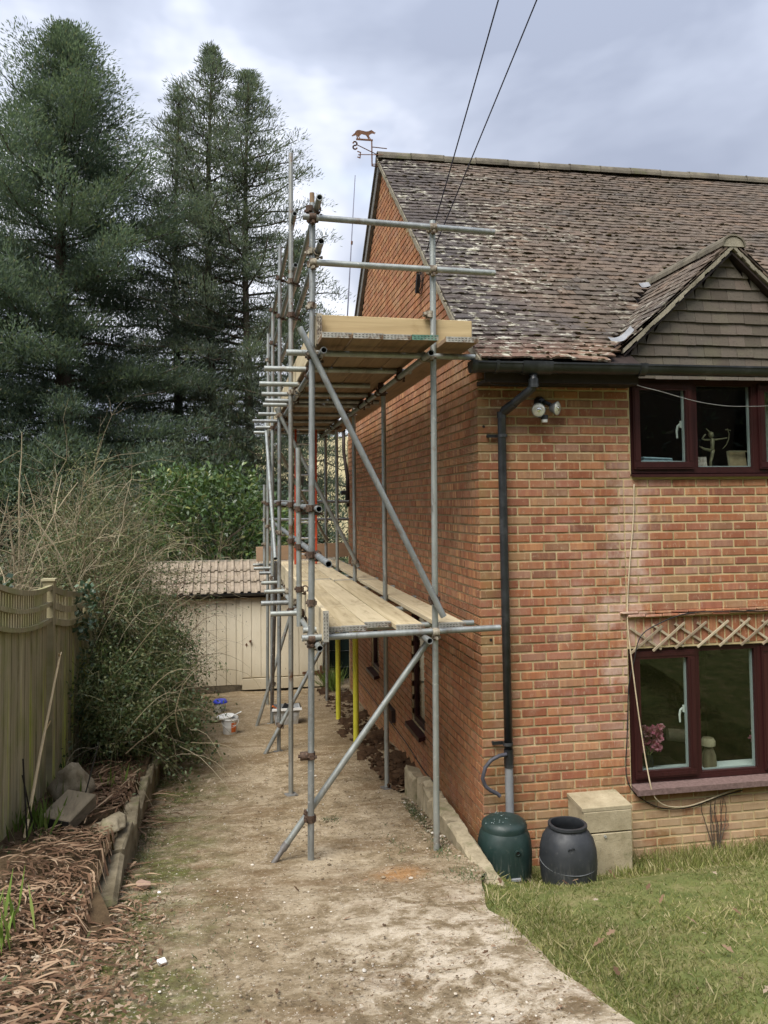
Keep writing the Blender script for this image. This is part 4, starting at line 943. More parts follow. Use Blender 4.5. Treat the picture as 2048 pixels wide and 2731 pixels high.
def build_boards():
    zl = -1.826
    lows = [('narrow pale board beside the toe board on the lower scaffold deck, near end', -1.292, -1.178, -.30, 2.56), ('second pale board from the toe board on the lower scaffold deck, near end', -1.174, -.985, -.285, 3.62), ('set back pale board in the middle of the lower scaffold deck, near end', -.982, -.773, -.12, 3.78), ('pale board just outside the poles on the lower scaffold deck, near end', -.755, -.537, -.315, 3.60), ('pale board between the poles and the brick wall on the lower deck, near end', -.43, -.215, -.30, 3.60)]
    for n, a, b, y0, y1 in lows: board(n, a, b, y0, y1, zl+U(0, .004))
    for n, a, b, y0 in [('board beside the toe board at the far end of the lower scaffold deck', -1.292, -1.178, 2.57), ('second board from the toe board at the far end of the lower scaffold deck', -1.174, -.985, 3.63), ('middle board at the far end of the lower scaffold deck', -.982, -.773, 3.79), ('board just outside the poles at the far end of the lower scaffold deck', -.755, -.537, 3.61), ('board beside the brick wall at the far end of the lower scaffold deck', -.42, -.205, 3.61)]: board(n, a, b, y0, 7.35, zl+U(0, .004))
    zu = .352
    ups = [('upper deck board beside the outer toe board with grey end band', -1.345, -1.125, 'hoop'), ('upper deck board second from the outer toe board with chipped end', -1.12, -.90, 'hoop'), ('upper deck board third from the outer toe board with grey end band', -.895, -.68, 'hoop'), ('upper deck board next to the near inner pole with green end band', -.675, -.475, 'hoop_green')]
    for k, (n, a, b, h) in enumerate(ups): board(n, a, b, -.60+U(-.01, .01), 3.3+.1*k, zu, 'board_under', hoop=h); board(n.split(' with')[0]+', far length', a, b, 3.32+.1*k, 7.2, zu, 'board_under')
    board('upper deck board over the gap between the poles and the house verge', -.41, -.155, -.58, 3.4, zu-.004, 'board_under'); board('upper deck board over the gap beside the house verge, far length', -.41, -.165, 3.42, 7.2, zu-.004, 'board_under')
    toe('yellow toe board across the near end of the upper scaffold deck', (-1.31, -.225, .392), (-.105, -.225, .378), .21)
    toe('long toe board on the outer edge of the upper deck, near length', (-1.333, -.32, .36), (-1.333, 3.55, .36), .235, mat='board', end='coupler', axis='y'); toe('long toe board on the outer edge of the upper deck, far length', (-1.333, 3.57, .36), (-1.333, 7.3, .36), .235, mat='board', axis='y')
    toe('pale toe board on the outer edge of the lower deck, near length', (-1.316, -.46, -1.866), (-1.316, 3.3, -1.866), .225, mat='board', axis='y'); toe('pale toe board on the outer edge of the lower deck, far length', (-1.316, 3.32, -1.866), (-1.316, 7.3, -1.866), .225, mat='board', axis='y')
    toe('red brown board across the far end of the lower scaffold deck', (-1.58, 7.42, -1.79), (-.04, 7.42, -1.74), .24, mat='board_red', bands=False)
    # ladder
    T = thing('ladder', (-.83, 6.6, -1.78), 'red sided ladder standing on the lower deck behind the poles', 'ladder')
    a0, a1, b0, b1 = V3(-1.01, 6.45, -1.78), V3(-.965, 6.75, .75), V3(-.685, 6.45, -1.78), V3(-.64, 6.75, .75)
    for p, q in ((a0, a1), (b0, b1)): obj('stile', MB().box((p+q)/2, (.062, .028, np.linalg.norm(q-p)), np.column_stack(basis(q-p))), MAT['red'], T)
    for i in range(10):
        t = (i+.6)/10.2; obj('rung', MB().tube(a0+(a1-a0)*t, b0+(b1-b0)*t, .014, 8), MAT['alu'], T)
build_boards()
# ---------------------------------------------------------------- trees and shrubs
def conifer(label, base, H, R, nb, per, dens, mat, trunk_r, first=.12, sparse=0., lens=(.2, .4), wid=.03, up=.55, name='conifer_tree', lean=(0, 0), sig=.30, puff=.62, sagk=.30):
    base = np.asarray(base, float); T = thing(name, base, label, 'tree')
    m = MB(); zs = np.linspace(0, 1, 14); axis = lambda t: base+V3(lean[0]*t+.10*math.sin(t*7), lean[1]*t, H*t)
    m.path([axis(t) for t in zs], [trunk_r*(1-.93*t)+.015 for t in zs], 9); obj('trunk', m, MAT['bark'], T, smooth=True)
    br = MB(); B = []; D = []; W = []
    for i in range(nb):
        t = first+(1-first)*((i+U(0, 1))/nb); a = i*2.39996+U(-.5, .5); r = R(t)*(U(.6, 1.15) if sparse < .09 else U(.35, 1.2))
        if random.random() < sparse: continue
        o = axis(t); d = V3(math.cos(a), math.sin(a), 0); rise = .55*t**1.5+.02; droop = (.34*(1-t)+.08)*U(.6, 1.7)
        s = np.linspace(0, 1, 6); pts = o+np.outer(s*r, d)+np.outer(r*(rise*s-droop*s**2+.16*s**5), V3(0, 0, 1)); pts[1:] += RNG.normal(0, .04*r**.5, (5, 3))
        br.path(pts, [.012+.018*r*(1-q)*.5+.004 for q in s], 4, cap=False)
        nc = max(2, int(per*r/2.2)+1)
        for c in range(nc):
            sc = .22+.80*((c+U(0, 1))/nc) if r > .7 else U(.1, 1.); j = min(4, int(sc*5)); f = sc*5-j; p = pts[j]*(1-f)+pts[min(5, j+1)]*f
            side = np.cross(d, V3(0, 0, 1)); p = p+side*U(-.34, .34)*r*.45*sc
            n = int(dens*U(.6, 1.4)); k = sig*(.55+.45*min(1, r/1.5)); e = rdir(n)*(RNG.uniform(0, 1, n)[:, None]**.45); e[:, 2] = np.abs(e[:, 2])*1.0-.25
            q = p+np.outer(e[:, 0]*1.15*k, d)+np.outer(e[:, 1]*k, side)+np.outer((e[:, 2]*puff-sagk*(e[:, 0]**2+e[:, 1]**2))*k, V3(0, 0, 1))
            out = unit(np.outer(e[:, 0]+.45, d)+np.outer(e[:, 1], side)+RNG.normal(size=(n, 3))*.38+V3(0, 0, up*.55)); l = RNG.uniform(*lens, n)[:, None]
            B.append(q); D.append(out*l); W.append(unit(np.cross(out, V3(0, 0, 1)+RNG.normal(size=(n, 3))*.5))*RNG.uniform(.6, 1.3, n)[:, None]*wid)
    v, f = cards(np.vstack(B), np.vstack(D), np.vstack(W)); obj('branches', br, MAT['bark'], T, kind='stuff'); npobj('crown', v, f, MAT[mat], T)
    return T
def prof(*p):
    xs, ys = zip(*p); return lambda t: float(np.interp(t, xs, ys))
def build_conifers():
    conifer('tall dense dark green conifer, leftmost and tallest of the trees', (-8.15, 26, -4.6), 21.8, prof((0, 5.6), (.3, 5.4), (.5, 4.9), (.66, 4.3), (.75, 3.5), (.81, 2.85), (.87, 2.1), (.92, 1.4), (.97, .65), (1, .1)), 215, 3.6, 270, 'conifer', .42, .05, .03, (.11, .24), .021, 1.1, sig=.80, puff=1.15, sagk=.10)
    for lab, b, H, R, nb in (('slim pointed conifer in the middle, its top sticking up highest beside the dense tree', (-2.75, 27, -4.6), 22.2, prof((0, 4.6), (.4, 4.0), (.65, 3.2), (.82, 2.0), (.93, 1.0), (1, .15)), 180), ('slim conifer with a bare dark trunk, right of the pointed one', (-1.3, 26.5, -4.6), 21.0, prof((0, 4.6), (.4, 4.1), (.65, 3.3), (.82, 2.1), (.93, 1.0), (1, .15)), 180), ('thin conifer squeezed between the dense tree and the pointed one', (-4.1, 28, -4.6), 20.8, prof((0, 4.2), (.4, 3.7), (.7, 2.6), (.88, 1.3), (1, .15)), 150), ('feathery lower conifer showing behind the scaffold poles', (.55, 25, -4.6), 13.8, prof((0, 3.3), (.4, 2.7), (.7, 1.6), (.9, .7), (1, .15)), 110)):
        conifer(lab, b, H, R, int(nb*1.35), 3.6, 100, 'conifer2', .24, .07, .14, (.10, .26), .016, 1.3, sig=.54, puff=.95, sagk=.15)
    conifer('broad dark conifer at the left edge behind the bare shrub', (-12.3, 24, -4.4), 15., prof((0, 4.), (.5, 3.4), (.8, 2.), (1, .3)), 130, 4., 150, 'conifer', .3, .05, .06, (.12, .26), .024, .8, sig=.7)
build_conifers()

def leafball(name, label, cat, comps, mat, size, wid, stems=None, up=.25, droop=0., cup=.0, shell=.55):
    """shrub: leaf cards through ellipsoids (centre, radii, count)"""
    c0 = np.array([np.mean([c[0][i] for c in comps]) for i in range(2)]+[min(c[0][2]-c[1][2] for c in comps)]); T = thing(name, c0, label, cat); B = []; D = []; W = []
    for c, r, n in comps:
        g = rdir(n); q = np.asarray(c)+g*(RNG.uniform(shell, 1.0, n)[:, None]**.6)*np.asarray(r)*(1+.16*np.sin(g[:, :1]*7+g[:, 1:2]*5)+.10*np.sin(g[:, 2:]*11))
        d = unit(g*.7+RNG.normal(size=(n, 3))*.6+V3(0, 0, up-droop)); l = RNG.uniform(*size, n)[:, None]; B.append(q); D.append(d*l); W.append(unit(np.cross(d, rdir(n)))*RNG.uniform(.7, 1.3, n)[:, None]*wid)
    v, f = cards(np.vstack(B), np.vstack(D), np.vstack(W), cup); npobj('foliage', v, f, MAT[mat], T)
    if stems is not None: obj('stems', stems, MAT['bark'], T, kind='stuff')
    return T
def twigs(mb, n, base, spread, length, out, r0, seg=7, arch=.6, wob=.10, updir=1.0, kids=0, three=3):
    """n thin arching stems; base centre+spread, out: mean outward vector"""
    base = np.asarray(base, float); tips = []
    for _ in range(n):
        p = base+RNG.normal(size=3)*np.asarray(spread); l = U(*length); d = unit(V3(*RNG.normal(size=3)*.55)+np.asarray(out, float)+V3(0, 0, updir)); pts = [p]; v = d.copy(); st = l/seg
        bend = V3(*(RNG.normal(size=2)*.5), 0)+np.asarray(out, float)*.3
        for s in range(seg):
            v = unit(v+RNG.normal(size=3)*wob+V3(0, 0, -arch*(s/seg)*1.6/seg)*2+bend*arch/seg); pts.append(pts[-1]+v*st)
        rr = r0*U(.6, 1.4); mb.path(pts, np.linspace(rr, rr*.25, seg+1), three, cap=False); tips.append(pts)
        for k in range(kids):
            j = random.randrange(2, seg); q = [pts[j]]; w = unit(v+RNG.normal(size=3)*.8+V3(0, 0, .3))
            for s in range(4): w = unit(w+RNG.normal(size=3)*wob*1.5); q.append(q[-1]+w*st*.55)
            mb.path(q, np.linspace(rr*.5, rr*.15, 5), 3, cap=False)
    return tips
def leaves_on(tips, per, size, wid, jit=.03):
    B = []
    for p in tips:
        p = np.asarray(p); i = RNG.uniform(1.5, len(p)-1.01, per); j = i.astype(int); f = (i-j)[:, None]; B.append(p[j]*(1-f)+p[np.minimum(j+1, len(p)-1)]*f)
    B = np.vstack(B); n = len(B); B = B+RNG.normal(size=(n, 3))*jit; d = unit(RNG.normal(size=(n, 3))+V3(0, 0, .2)); l = RNG.uniform(*size, n)[:, None]
    return cards(B, d*l, unit(np.cross(d, rdir(n)))*RNG.uniform(.7, 1.2, n)[:, None]*wid, .05)
def build_shrubs():
    st = MB(); twigs(st, 40, (-2.3, 10.9, -3.6), (.4, .3, .1), (1.8, 3.2), (0, -.05, 0), .018, arch=.3, kids=2)
    leafball('laurel_bush', 'glossy green laurel bush rising behind the shed roof', 'bush', [((-2.35, 10.9, -1.25), (1.25, .95, 1.25), 4200), ((-1.5, 10.9, -1.5), (.9, .8, .85), 1900), ((-3.1, 11.2, -.95), (.8, .8, .95), 1500), ((-2.2, 10.9, -2.6), (1.6, .9, 1.1), 1500)], 'laurel', (.10, .17), .026, st, .1, .15, .10)
    leafball('dark_holly_bush', 'very dark evergreen bush in the shade below the conifers', 'bush', [((-7.2, 15, -2.2), (3.2, 1.6, 3.2), 9000), ((-3.0, 17.5, -2.2), (3.2, 1.5, 3.2), 9000), ((.6, 18.5, -2.6), (2.4, 1.4, 2.4), 4000)], 'darkleaf', (.10, .22), .024, None, .1)
    # straw twigs in front of the laurel
    T = thing('bare_hedge_shrub', (-2.2, 10.0, -4.1), 'straw coloured leafless shrub in front of the laurel', 'shrub'); m = MB(); twigs(m, 120, (-2.3, 9.95, -3.0), (.25, .15, .2), (1.2, 2.3), (.12, -.05, 0), .008, arch=.35, wob=.16, kids=2); obj('stems', m, MAT['twig'], T, kind='stuff')
    # tall pale stems behind the fence
    T = thing('bare_stem_shrub', (-4.5, 4.3, -3.5), 'tall leafless shrub of pale upright stems behind the fence', 'shrub'); m = MB()
    twigs(m, 20, (-4.5, 4.4, -2.6), (.45, .7, .2), (1.7, 3.2), (.0, 0, 0), .016, seg=9, arch=.02, wob=.07, updir=2.6, kids=4, three=5)
    twigs(m, 230, (-4.5, 4.3, -2.6), (.6, .9, .35), (.8, 1.9), (.05, -.05, 0), .0062, arch=.45, wob=.17, updir=1.4, kids=3); obj('stems', m, MAT['twig'], T, kind='stuff')
    leafball('ivy_clump', 'grey green ivy heap showing over the near fence panel', 'ivy', [((-4.25, 1.3, -1.75), (.30, .8, .36), 420)], 'ivy', (.05, .09), .03, None, .2)
    # arching broom like shrub
    T = thing('broom_shrub', (-3.2, 5.8, -4.0), 'big arching tangle of olive and straw twigs beside the shed', 'shrub'); m = MB(); m2 = MB()
    tp = twigs(m, 620, (-3.85, 5.6, -2.9), (.26, .75, .55), (1.0, 2.3), (.06, -.10, 0), .0048, seg=8, arch=.95, wob=.13, kids=2)
    tp2 = twigs(m2, 520, (-3.8, 5.3, -2.6), (.28, .85, .6), (.8, 1.8), (.05, -.2, 0), .0042, seg=8, arch=1.1, wob=.15, kids=2)
    tp2 += twigs(m2, 330, (-3.95, 5.9, -2.0), (.28, .6, .45), (.7, 1.7), (.05, -.1, 0), .0042, seg=8, arch=.9, wob=.15, updir=1.2, kids=2); twigs(m, 260, (-3.9, 5.9, -1.9), (.28, .6, .5), (.7, 1.7), (.05, -.1, 0), .0045, seg=8, arch=.7, wob=.14, updir=1.3, kids=2)
    obj('stems', m, MAT['twig'], T, kind='stuff'); obj('green_stems', m2, MAT['twig_green'], T, kind='stuff'); v, f = leaves_on(tp2+tp[:300], 34, (.02, .045), .010, .05); npobj('foliage', v, f, MAT['bramble'], T)
    # reddish twigs against the shed
    T = thing('red_twig_shrub', (-2.75, 7.3, -4.08), 'reddish brown twiggy shrub against the cream shed', 'shrub'); m = MB(); tp = twigs(m, 330, (-3.0, 6.9, -3.5), (.18, .35, .5), (.45, 1.0), (.16, -.05, 0), .0042, arch=.5, wob=.14, kids=3); obj('stems', m, MAT['twig_red'], T, kind='stuff'); v, f = leaves_on(tp, 5, (.015, .035), .007); npobj('foliage', v, f, MAT['oak'], T)
    # bramble thicket spilling over the bed wall
    T = thing('bramble_thicket', (-2.8, 3.6, -3.75), 'green bramble thicket spilling over the bed wall onto the drive', 'bush'); m = MB(); m2 = MB(); tips = []
    for c, n in (((-3.1, 3.1, -3.35), 240), ((-3.12, 4.2, -3.4), 280), ((-3.32, 5.3, -3.4), 240), ((-3.3, 2.8, -3.0), 120), ((-3.3, 4.4, -2.7), 200)):
        tips += twigs(m, n, c, (.16, .38, .20), (.45, 1.1), (.26, -.10, 0), .0042, seg=7, arch=1.25, wob=.17, updir=.55, kids=2)
    twigs(m2, 90, (-2.95, 3.3, -3.25), (.22, .7, .2), (.6, 1.3), (.3, -.2, 0), .005, arch=1.2, wob=.12, updir=.4)
    obj('green_stems', m, MAT['twig_green'], T, kind='stuff'); obj('stems', m2, MAT['twig'], T, kind='stuff'); v, f = leaves_on(tips, 36, (.022, .055), .014, .06); npobj('foliage', v, f, MAT['bramble'], T)
    leafball('ivy_on_fence', 'dark ivy creeping over the trellis top of the far fence panel', 'ivy', [((-3.52, 2.75, -1.95), (.08, .42, .32), 260), ((-3.5, 2.9, -2.75), (.10, .4, .45), 160)], 'ivy', (.04, .075), .022, None, 0)
    # hedge and trees across the garden behind the camera
    hc = MB()
    for x in range(-16, 28, 3): hc.blob((x, -22.5+1.2*math.sin(x), 2.2), (2.6, 1.3, 5.6+U(-.6, .8)), x+50, 2, .2)  # solid blobs added inside the hedge to block the sky behind it
    H = leafball('garden_hedge', 'tall dark hedge across the far side of the garden', 'hedge', [((x, -22+1.2*math.sin(x), 2.0), (3.0, 1.6, 5.6), 1500) for x in range(-16, 28, 3)], 'conifer', (.2, .45), .06, None, .1, shell=.85); obj('hedge_sky_block', hc, MAT['bark'], H, smooth=True)
build_shrubs()

# ---------------------------------------------------------------- grass, litter
def build_grass():
    def blades(n, xf, yf, zf, h, w, lean=.6):
        x, y = xf(n), yf(n); keep = (x > xr(y)-.03+.06*fbm(x, y, 6, 31)); x, y = x[keep], y[keep]; dn = fbm(x, y, 1.7, 21)+.6*fbm(x, y, 5, 22); keep = RNG.uniform(-1.0, 1.0, len(x)) < dn+.32; x, y = x[keep], y[keep]
        B = np.column_stack([x, y, zf(x, y)-.006]); n = len(B); d = unit(np.column_stack([RNG.normal(size=(n, 2))*lean, np.ones(n)])); hh = RNG.uniform(*h, n)[:, None]*(1+.35*fbm(x, y, 1.7, 21)[:, None]); return cards(B, d*hh, unit(np.cross(d, rdir(n)))*RNG.uniform(.6, 1.3, n)[:, None]*w)
    A = []
    A.append(blades(125000, lambda n: RNG.uniform(-.6, 3.4, n), lambda n: -.02-3.6*RNG.uniform(0, 1, n)**.9, lawn_z, (.018, .05), .0025, 1.0))
    A.append(blades(5200, lambda n: RNG.uniform(.9, 3.4, n), lambda n: RNG.uniform(-.5, -.01, n), lawn_z, (.05, .12), .003, .5))
    A.append(blades(2600, lambda n: RNG.uniform(-.55, 3.4, n), lambda n: RNG.uniform(-3.6, -.3, n), lawn_z, (.07, .12), .003, .8))
    A.append(blades(16000, lambda n: RNG.uniform(-.6, 8, n), lambda n: RNG.uniform(-12, -3.6, n), lawn_z, (.04, .09), .006, .8))
    V = np.vstack([a[0] for a in A]); F = np.arange(len(V)).reshape(-1, 4); npobj('grass', V, F, MAT['grass'], label='short patchy lawn grass, greener by the wall', cat='grass', kind='stuff')
    # tufts on the drive beside the kerb and bed
    P = []
    for c, s, n in (((-.40, .75), (.03, .25), 420), ((-.42, -.5), (.05, .35), 420), ((-.45, -1.0), (.08, .12), 380), ((-1.15, .75), (.05, .05), 90), ((-.75, -.1), (.05, .2), 60), ((-2.6, -.9), (.12, .5), 500), ((-2.65, .4), (.08, .6), 420), ((-2.4, -1.6), (.25, .4), 420)):
        x = RNG.normal(c[0], s[0], n); y = RNG.normal(c[1], s[1], n); B = np.column_stack([x, y, dz(y)-.004]); d = unit(np.column_stack([RNG.normal(size=(n, 2))*.9, np.ones(n)])); P.append(cards(B, d*RNG.uniform(.015, .05, n)[:, None], unit(np.cross(d, rdir(n)))*.0028))
    V = np.vstack([a[0] for a in P]); npobj('weed_tufts', V, np.arange(len(V)).reshape(-1, 4), MAT['bramble'], label='small weeds and moss tufts along the edges of the drive', cat='weeds', kind='stuff')
build_grass()
def ribbons(n, xf, yf, zf, l, w, curl=.5, lift=.02, dirs=None):
    """flat dead strap leaves: 3 segment ribbons"""
    x, y = xf(n), yf(n); a = RNG.uniform(0, 6.283, n) if dirs is None else RNG.normal(dirs, .55, n); L = RNG.uniform(*l, n); k = RNG.normal(0, curl, n); V = []; z0 = RNG.uniform(0, lift, n); z1 = z0+RNG.normal(0, lift*.6, n)
    px, py, ang = x.copy(), y.copy(), a.copy(); W = RNG.uniform(.35, 1.0, n)**1.6*w*2.2
    for s in range(4):
        ww = W*(1, 1.1, .8, .15)[s]; t = s/3; z = zf(px, py)+z0*(1-t)+np.maximum(z1, .002)*t+lift*.5*np.sin(t*3.1)+.004; nx, ny = -np.sin(ang), np.cos(ang)
        V.append(np.stack([np.column_stack([px-nx*ww, py-ny*ww, z]), np.column_stack([px+nx*ww, py+ny*ww, z+RNG.uniform(-.006, .006, n)])], 1)); px = px+np.cos(ang)*L/3; py = py+np.sin(ang)*L/3; ang = ang+k
    V = np.stack(V, 1).reshape(-1, 3); i = (np.arange(n)*8)[:, None]; F = np.concatenate([np.stack([i[:, 0]+2*s, i[:, 0]+2*s+1, i[:, 0]+2*s+3, i[:, 0]+2*s+2], 1) for s in range(3)]); return V, F
def leaf_litter(n, xf, yf, zf, s):
    x, y = xf(n), yf(n); a = RNG.uniform(0, 6.28, n); pts = []; k = 7; sz = RNG.uniform(*s, n); tilt = RNG.normal(0, .28, (n, 2)); z = zf(x, y)+RNG.uniform(.002, .018, n)
    shape = [(0, -1.), (.32, -.55), (.22, -.15), (.5, .15), (.25, .45), (0, 1.), (-.28, .4), (-.5, .1), (-.2, -.2), (-.34, -.6)]; V = []
    for u, w in shape:
        u = u*RNG.uniform(.7, 1.3, n); dx = (u*np.cos(a)-w*np.sin(a))*sz; dy = (u*np.sin(a)+w*np.cos(a))*sz; V.append(np.column_stack([x+dx, y+dy, z+dx*tilt[:, 0]+dy*tilt[:, 1]+np.abs(u)*sz*.35+.004]))
    V = np.stack(V, 1).reshape(-1, 3); m = len(shape); return V, np.arange(n*m).reshape(n, m)
def build_litter():
    def zb(x, y): return np.where(x < -2.84, dz(y)+bed_h(y)+.012, dz(y)+.004)
    rbs = [ribbons(620, lambda n: RNG.normal(-3.12, .20, n), lambda n: RNG.uniform(-1.3, .0, n), zb, (.04, .26), .0045, .35, .035, -.5), ribbons(800, lambda n: -2.62-1.0*RNG.uniform(0, 1, n)**.8, lambda n: RNG.uniform(-2.9, -1.25, n), zb, (.04, .24), .0045, .35, .03, -.35), ribbons(230, lambda n: RNG.normal(-2.95, .12, n), lambda n: RNG.normal(1.15, .22, n), zb, (.12, .32), .007, .35, .045), ribbons(160, lambda n: RNG.normal(-3.2, .2, n), lambda n: RNG.uniform(.1, 1.9, n), zb, (.2, .6), .004, .35, .06, 1.0)]
    for (v, f), lab in zip(rbs, ('brown strap leaves matted in front of the wooden block', 'thick mat of brown strap leaves in the bottom left corner', 'brown strap leaves on the bed below the thicket', 'pale dry stalks lying across the bed')): npobj('dead_leaf_mat', v, f, MAT['straw'], label=lab, cat='dead leaves', kind='stuff')
    v, f = leaf_litter(4200, lambda n: np.concatenate([-2.35-1.2*RNG.uniform(0, 1, n-260)**.7, RNG.normal(-2.55, .14, 140), RNG.uniform(-2.6, -.2, 120)]), lambda n: np.concatenate([RNG.uniform(-2.9, -.9, n-260), RNG.uniform(1.2, 3.0, 140), RNG.uniform(-3, 2, 120)]), zb, (.006, .026)); npobj('fallen_leaves', v, f, MAT['oak'], label='scattered brown fallen leaves on the bed and drive', cat='leaves', kind='stuff')
    v, f = leaf_litter(70, lambda n: RNG.uniform(-.3, 2.6, n), lambda n: RNG.uniform(-3.2, -.5, n), lambda x, y: lawn_z(x, y)+.03, (.012, .035)); npobj('lawn_leaves', v, f, MAT['oak'], label='dry leaves lying on the lawn', cat='leaves', kind='stuff')
    m = MB()
    for _ in range(3000):
        x = -2.75+2.4*random.random(); y = -3.1+7.5*random.random()**1.5
        if x > xr(y)-.03: continue
        a = U(.0025, .0075)*(1.8 if random.random() < .06 else 1); P, F = ICO[0]; m.add(P*np.array([a*U(.8, 1.5), a*U(.8, 1.5), a*.6])+V3(x, y, float(dz(y))+a*.3), F)
    for _ in range(260):
        y = U(-.9, 1.3); x = -.36+U(-.06, .04); a = U(.006, .016); P, F = ICO[0]; m.add(P*np.array([a*1.2, a, a*.7])+V3(x, y, float(dz(y))+a*.3), F)
    obj('pebbles', m, MAT['pebble'], label='small stones and grit scattered over the drive', cat='gravel', kind='stuff')
    n = 7000; x = RNG.uniform(-2.8, -.3, n); y = -3.1+7.5*RNG.uniform(0, 1, n)**1.4; k = (x < xr(y)-.02) & (fbm(x, y, 2.6, 41)+.5*fbm(x, y, 7, 42) > RNG.uniform(-.9, .9, n)); x, y = x[k], y[k]; n = len(x)
    a = RNG.uniform(0, 6.28, n); d = np.column_stack([np.cos(a), np.sin(a), RNG.normal(0, .15, n)]); w_ = np.column_stack([-np.sin(a), np.cos(a), RNG.normal(0, .3, n)])*RNG.uniform(.0015, .005, n)[:, None]; v, f = cards(np.column_stack([x, y, dz(y)+.008+RNG.uniform(0, .01, n)]), d*RNG.uniform(.008, .035, n)[:, None], w_, .08); npobj('leaf_crumbs', v, f, MAT['oak'], label='dark crumbs of leaf and twig trodden over the drive', cat='debris', kind='stuff')
    m = MB()
    for _ in range(420):
        y = U(1.55, 7.4); x = -.40+U(-.06, .34); a = U(.008, .03); m.blob((x, y, float(dz(y))+.02), (a*U(.8, 1.4), a*U(.8, 1.4), a*.8), random.randrange(9999), 1, .5)
    obj('soil_clods', m, MAT['trench'], label='lumps of dug earth in the trench beside the gable wall', cat='earth', kind='stuff')
    n = 1500; x = RNG.uniform(-3.55, -2.8, n); y = RNG.uniform(-2.4, 2.4, n); k = fbm(x, y, 3.3, 51) > RNG.uniform(-.5, 1.0, n); x, y = x[k], y[k]; n = len(x); d = unit(np.column_stack([RNG.normal(size=(n, 2)), np.full(n, .7)])); v, f = cards(np.column_stack([x, y, zb(x, y)+.01]), d*RNG.uniform(.02, .06, n)[:, None], unit(np.cross(d, rdir(n)))*RNG.uniform(.004, .012, n)[:, None], .05); npobj('bed_weeds', v, f, MAT['bramble'], label='low green weeds growing through the litter on the bed', cat='weeds', kind='stuff')
    # green shoots
    def shoots(c, s, n, lab, h=(.10, .26)):
        B = np.column_stack([RNG.normal(c[0], s[0], n), RNG.normal(c[1], s[1], n), np.zeros(n)]); B[:, 2] = zb(B[:, 0], B[:, 1])-.01; d = unit(np.column_stack([RNG.normal(size=(n, 2))*.22, np.ones(n)])); v, f = cards(B, d*RNG.uniform(*h, n)[:, None], unit(np.cross(d, rdir(n)))*.011); npobj('green_shoots', v, f, MAT['shoots'], label=lab, cat='shoots', kind='stuff')
    shoots((-3.42, .12), (.08, .16), 90, 'row of fresh green shoots left of the wooden block'); shoots((-3.28, -1.55), (.09, .12), 34, 'green shoots among the dead leaves at the left edge', (.16, .34)); shoots((-3.4, 1.2), (.08, .3), 60, 'green shoots at the foot of the fence behind the rock'); shoots((-3.0, 1.25), (.06, .1), 8, 'few green shoots in the middle of the bed')
build_litter()
# ---------------------------------------------------------------- fence, bed wall, kerb wall, shed
FX = -3.6
def fence_panel(T0, label, y0, y1, zt0, zt1, style, n):
    top = lambda y: zt0+(zt1-zt0)*(y-y0)/(y1-y0)-.055*4*((y-y0)/(y1-y0))*(1-(y-y0)/(y1-y0)); w = (y1-y0-.10)/n; zg = float(dz((y0+y1)/2))+.2
    bk = MB(); bk.bx(FX-.045, FX-.012, y0+.05, y1-.05, zg+.3, zg+.36); bk.bx(FX-.045, FX-.012, y0+.05, y1-.05, zg+1.0, zg+1.06); T = obj('fence_panel', bk, MAT['fence'], T0, label=label)
    for i in range(n):
        y = y0+.05+w*(i+.5); zb = float(dz(y))+.20; x = FX+(.008 if i % 2 else 0)+U(-.003, .003)
        m = MB(); t = .012; a, b = y-w/2+.001, y+w/2+(.010 if i % 2 else -.002); za, zc = top(a)-.31, top(b)-.31
        m.add([(x-t/2, a, zb), (x+t/2, a, zb), (x+t/2, b, zb), (x-t/2, b, zb), (x-t/2, a, za), (x+t/2, a, za), (x+t/2, b, zc), (x-t/2, b, zc)], [(0, 3, 2, 1), (4, 5, 6, 7), (0, 1, 5, 4), (1, 2, 6, 5), (2, 3, 7, 6), (3, 0, 4, 7)]); obj('board', m, MAT['fence'], T)
    ys = np.linspace(y0+.045, y1-.045, 13)
    for off, h, th in ((0, .040, .035), (-.145, .034, .03), (-.285, .034, .032)) if style == 0 else ((0, .055, .022), (-.145, .06, .022), (-.28, .06, .022)):
        m = MB(); V = []
        for y in ys:
            z = top(y)+off; V += [(FX+.014, y, z-h), (FX+.014+th, y, z-h), (FX+.014+th, y, z), (FX+.014, y, z)]
        F = []
        for k in range(len(ys)-1):
            for j in range(4): F.append((4*k+j, 4*k+(j+1) % 4, 4*k+4+(j+1) % 4, 4*k+4+j))
        F += [(3, 2, 1, 0), tuple(len(V)-4+j for j in range(4))]; m.add(V, F); obj('rail', m, MAT['fence'], T)
    ns = int(n*1.3)
    for i in range(ns):
        y = y0+.09+(y1-y0-.18)*(i+.5)/ns; obj('slat', MB().box((FX+.004, y, top(y)-.155), (.010, .06 if style == 0 else .055, .30), rotx(U(-.02, .02))), MAT['fence'], T)
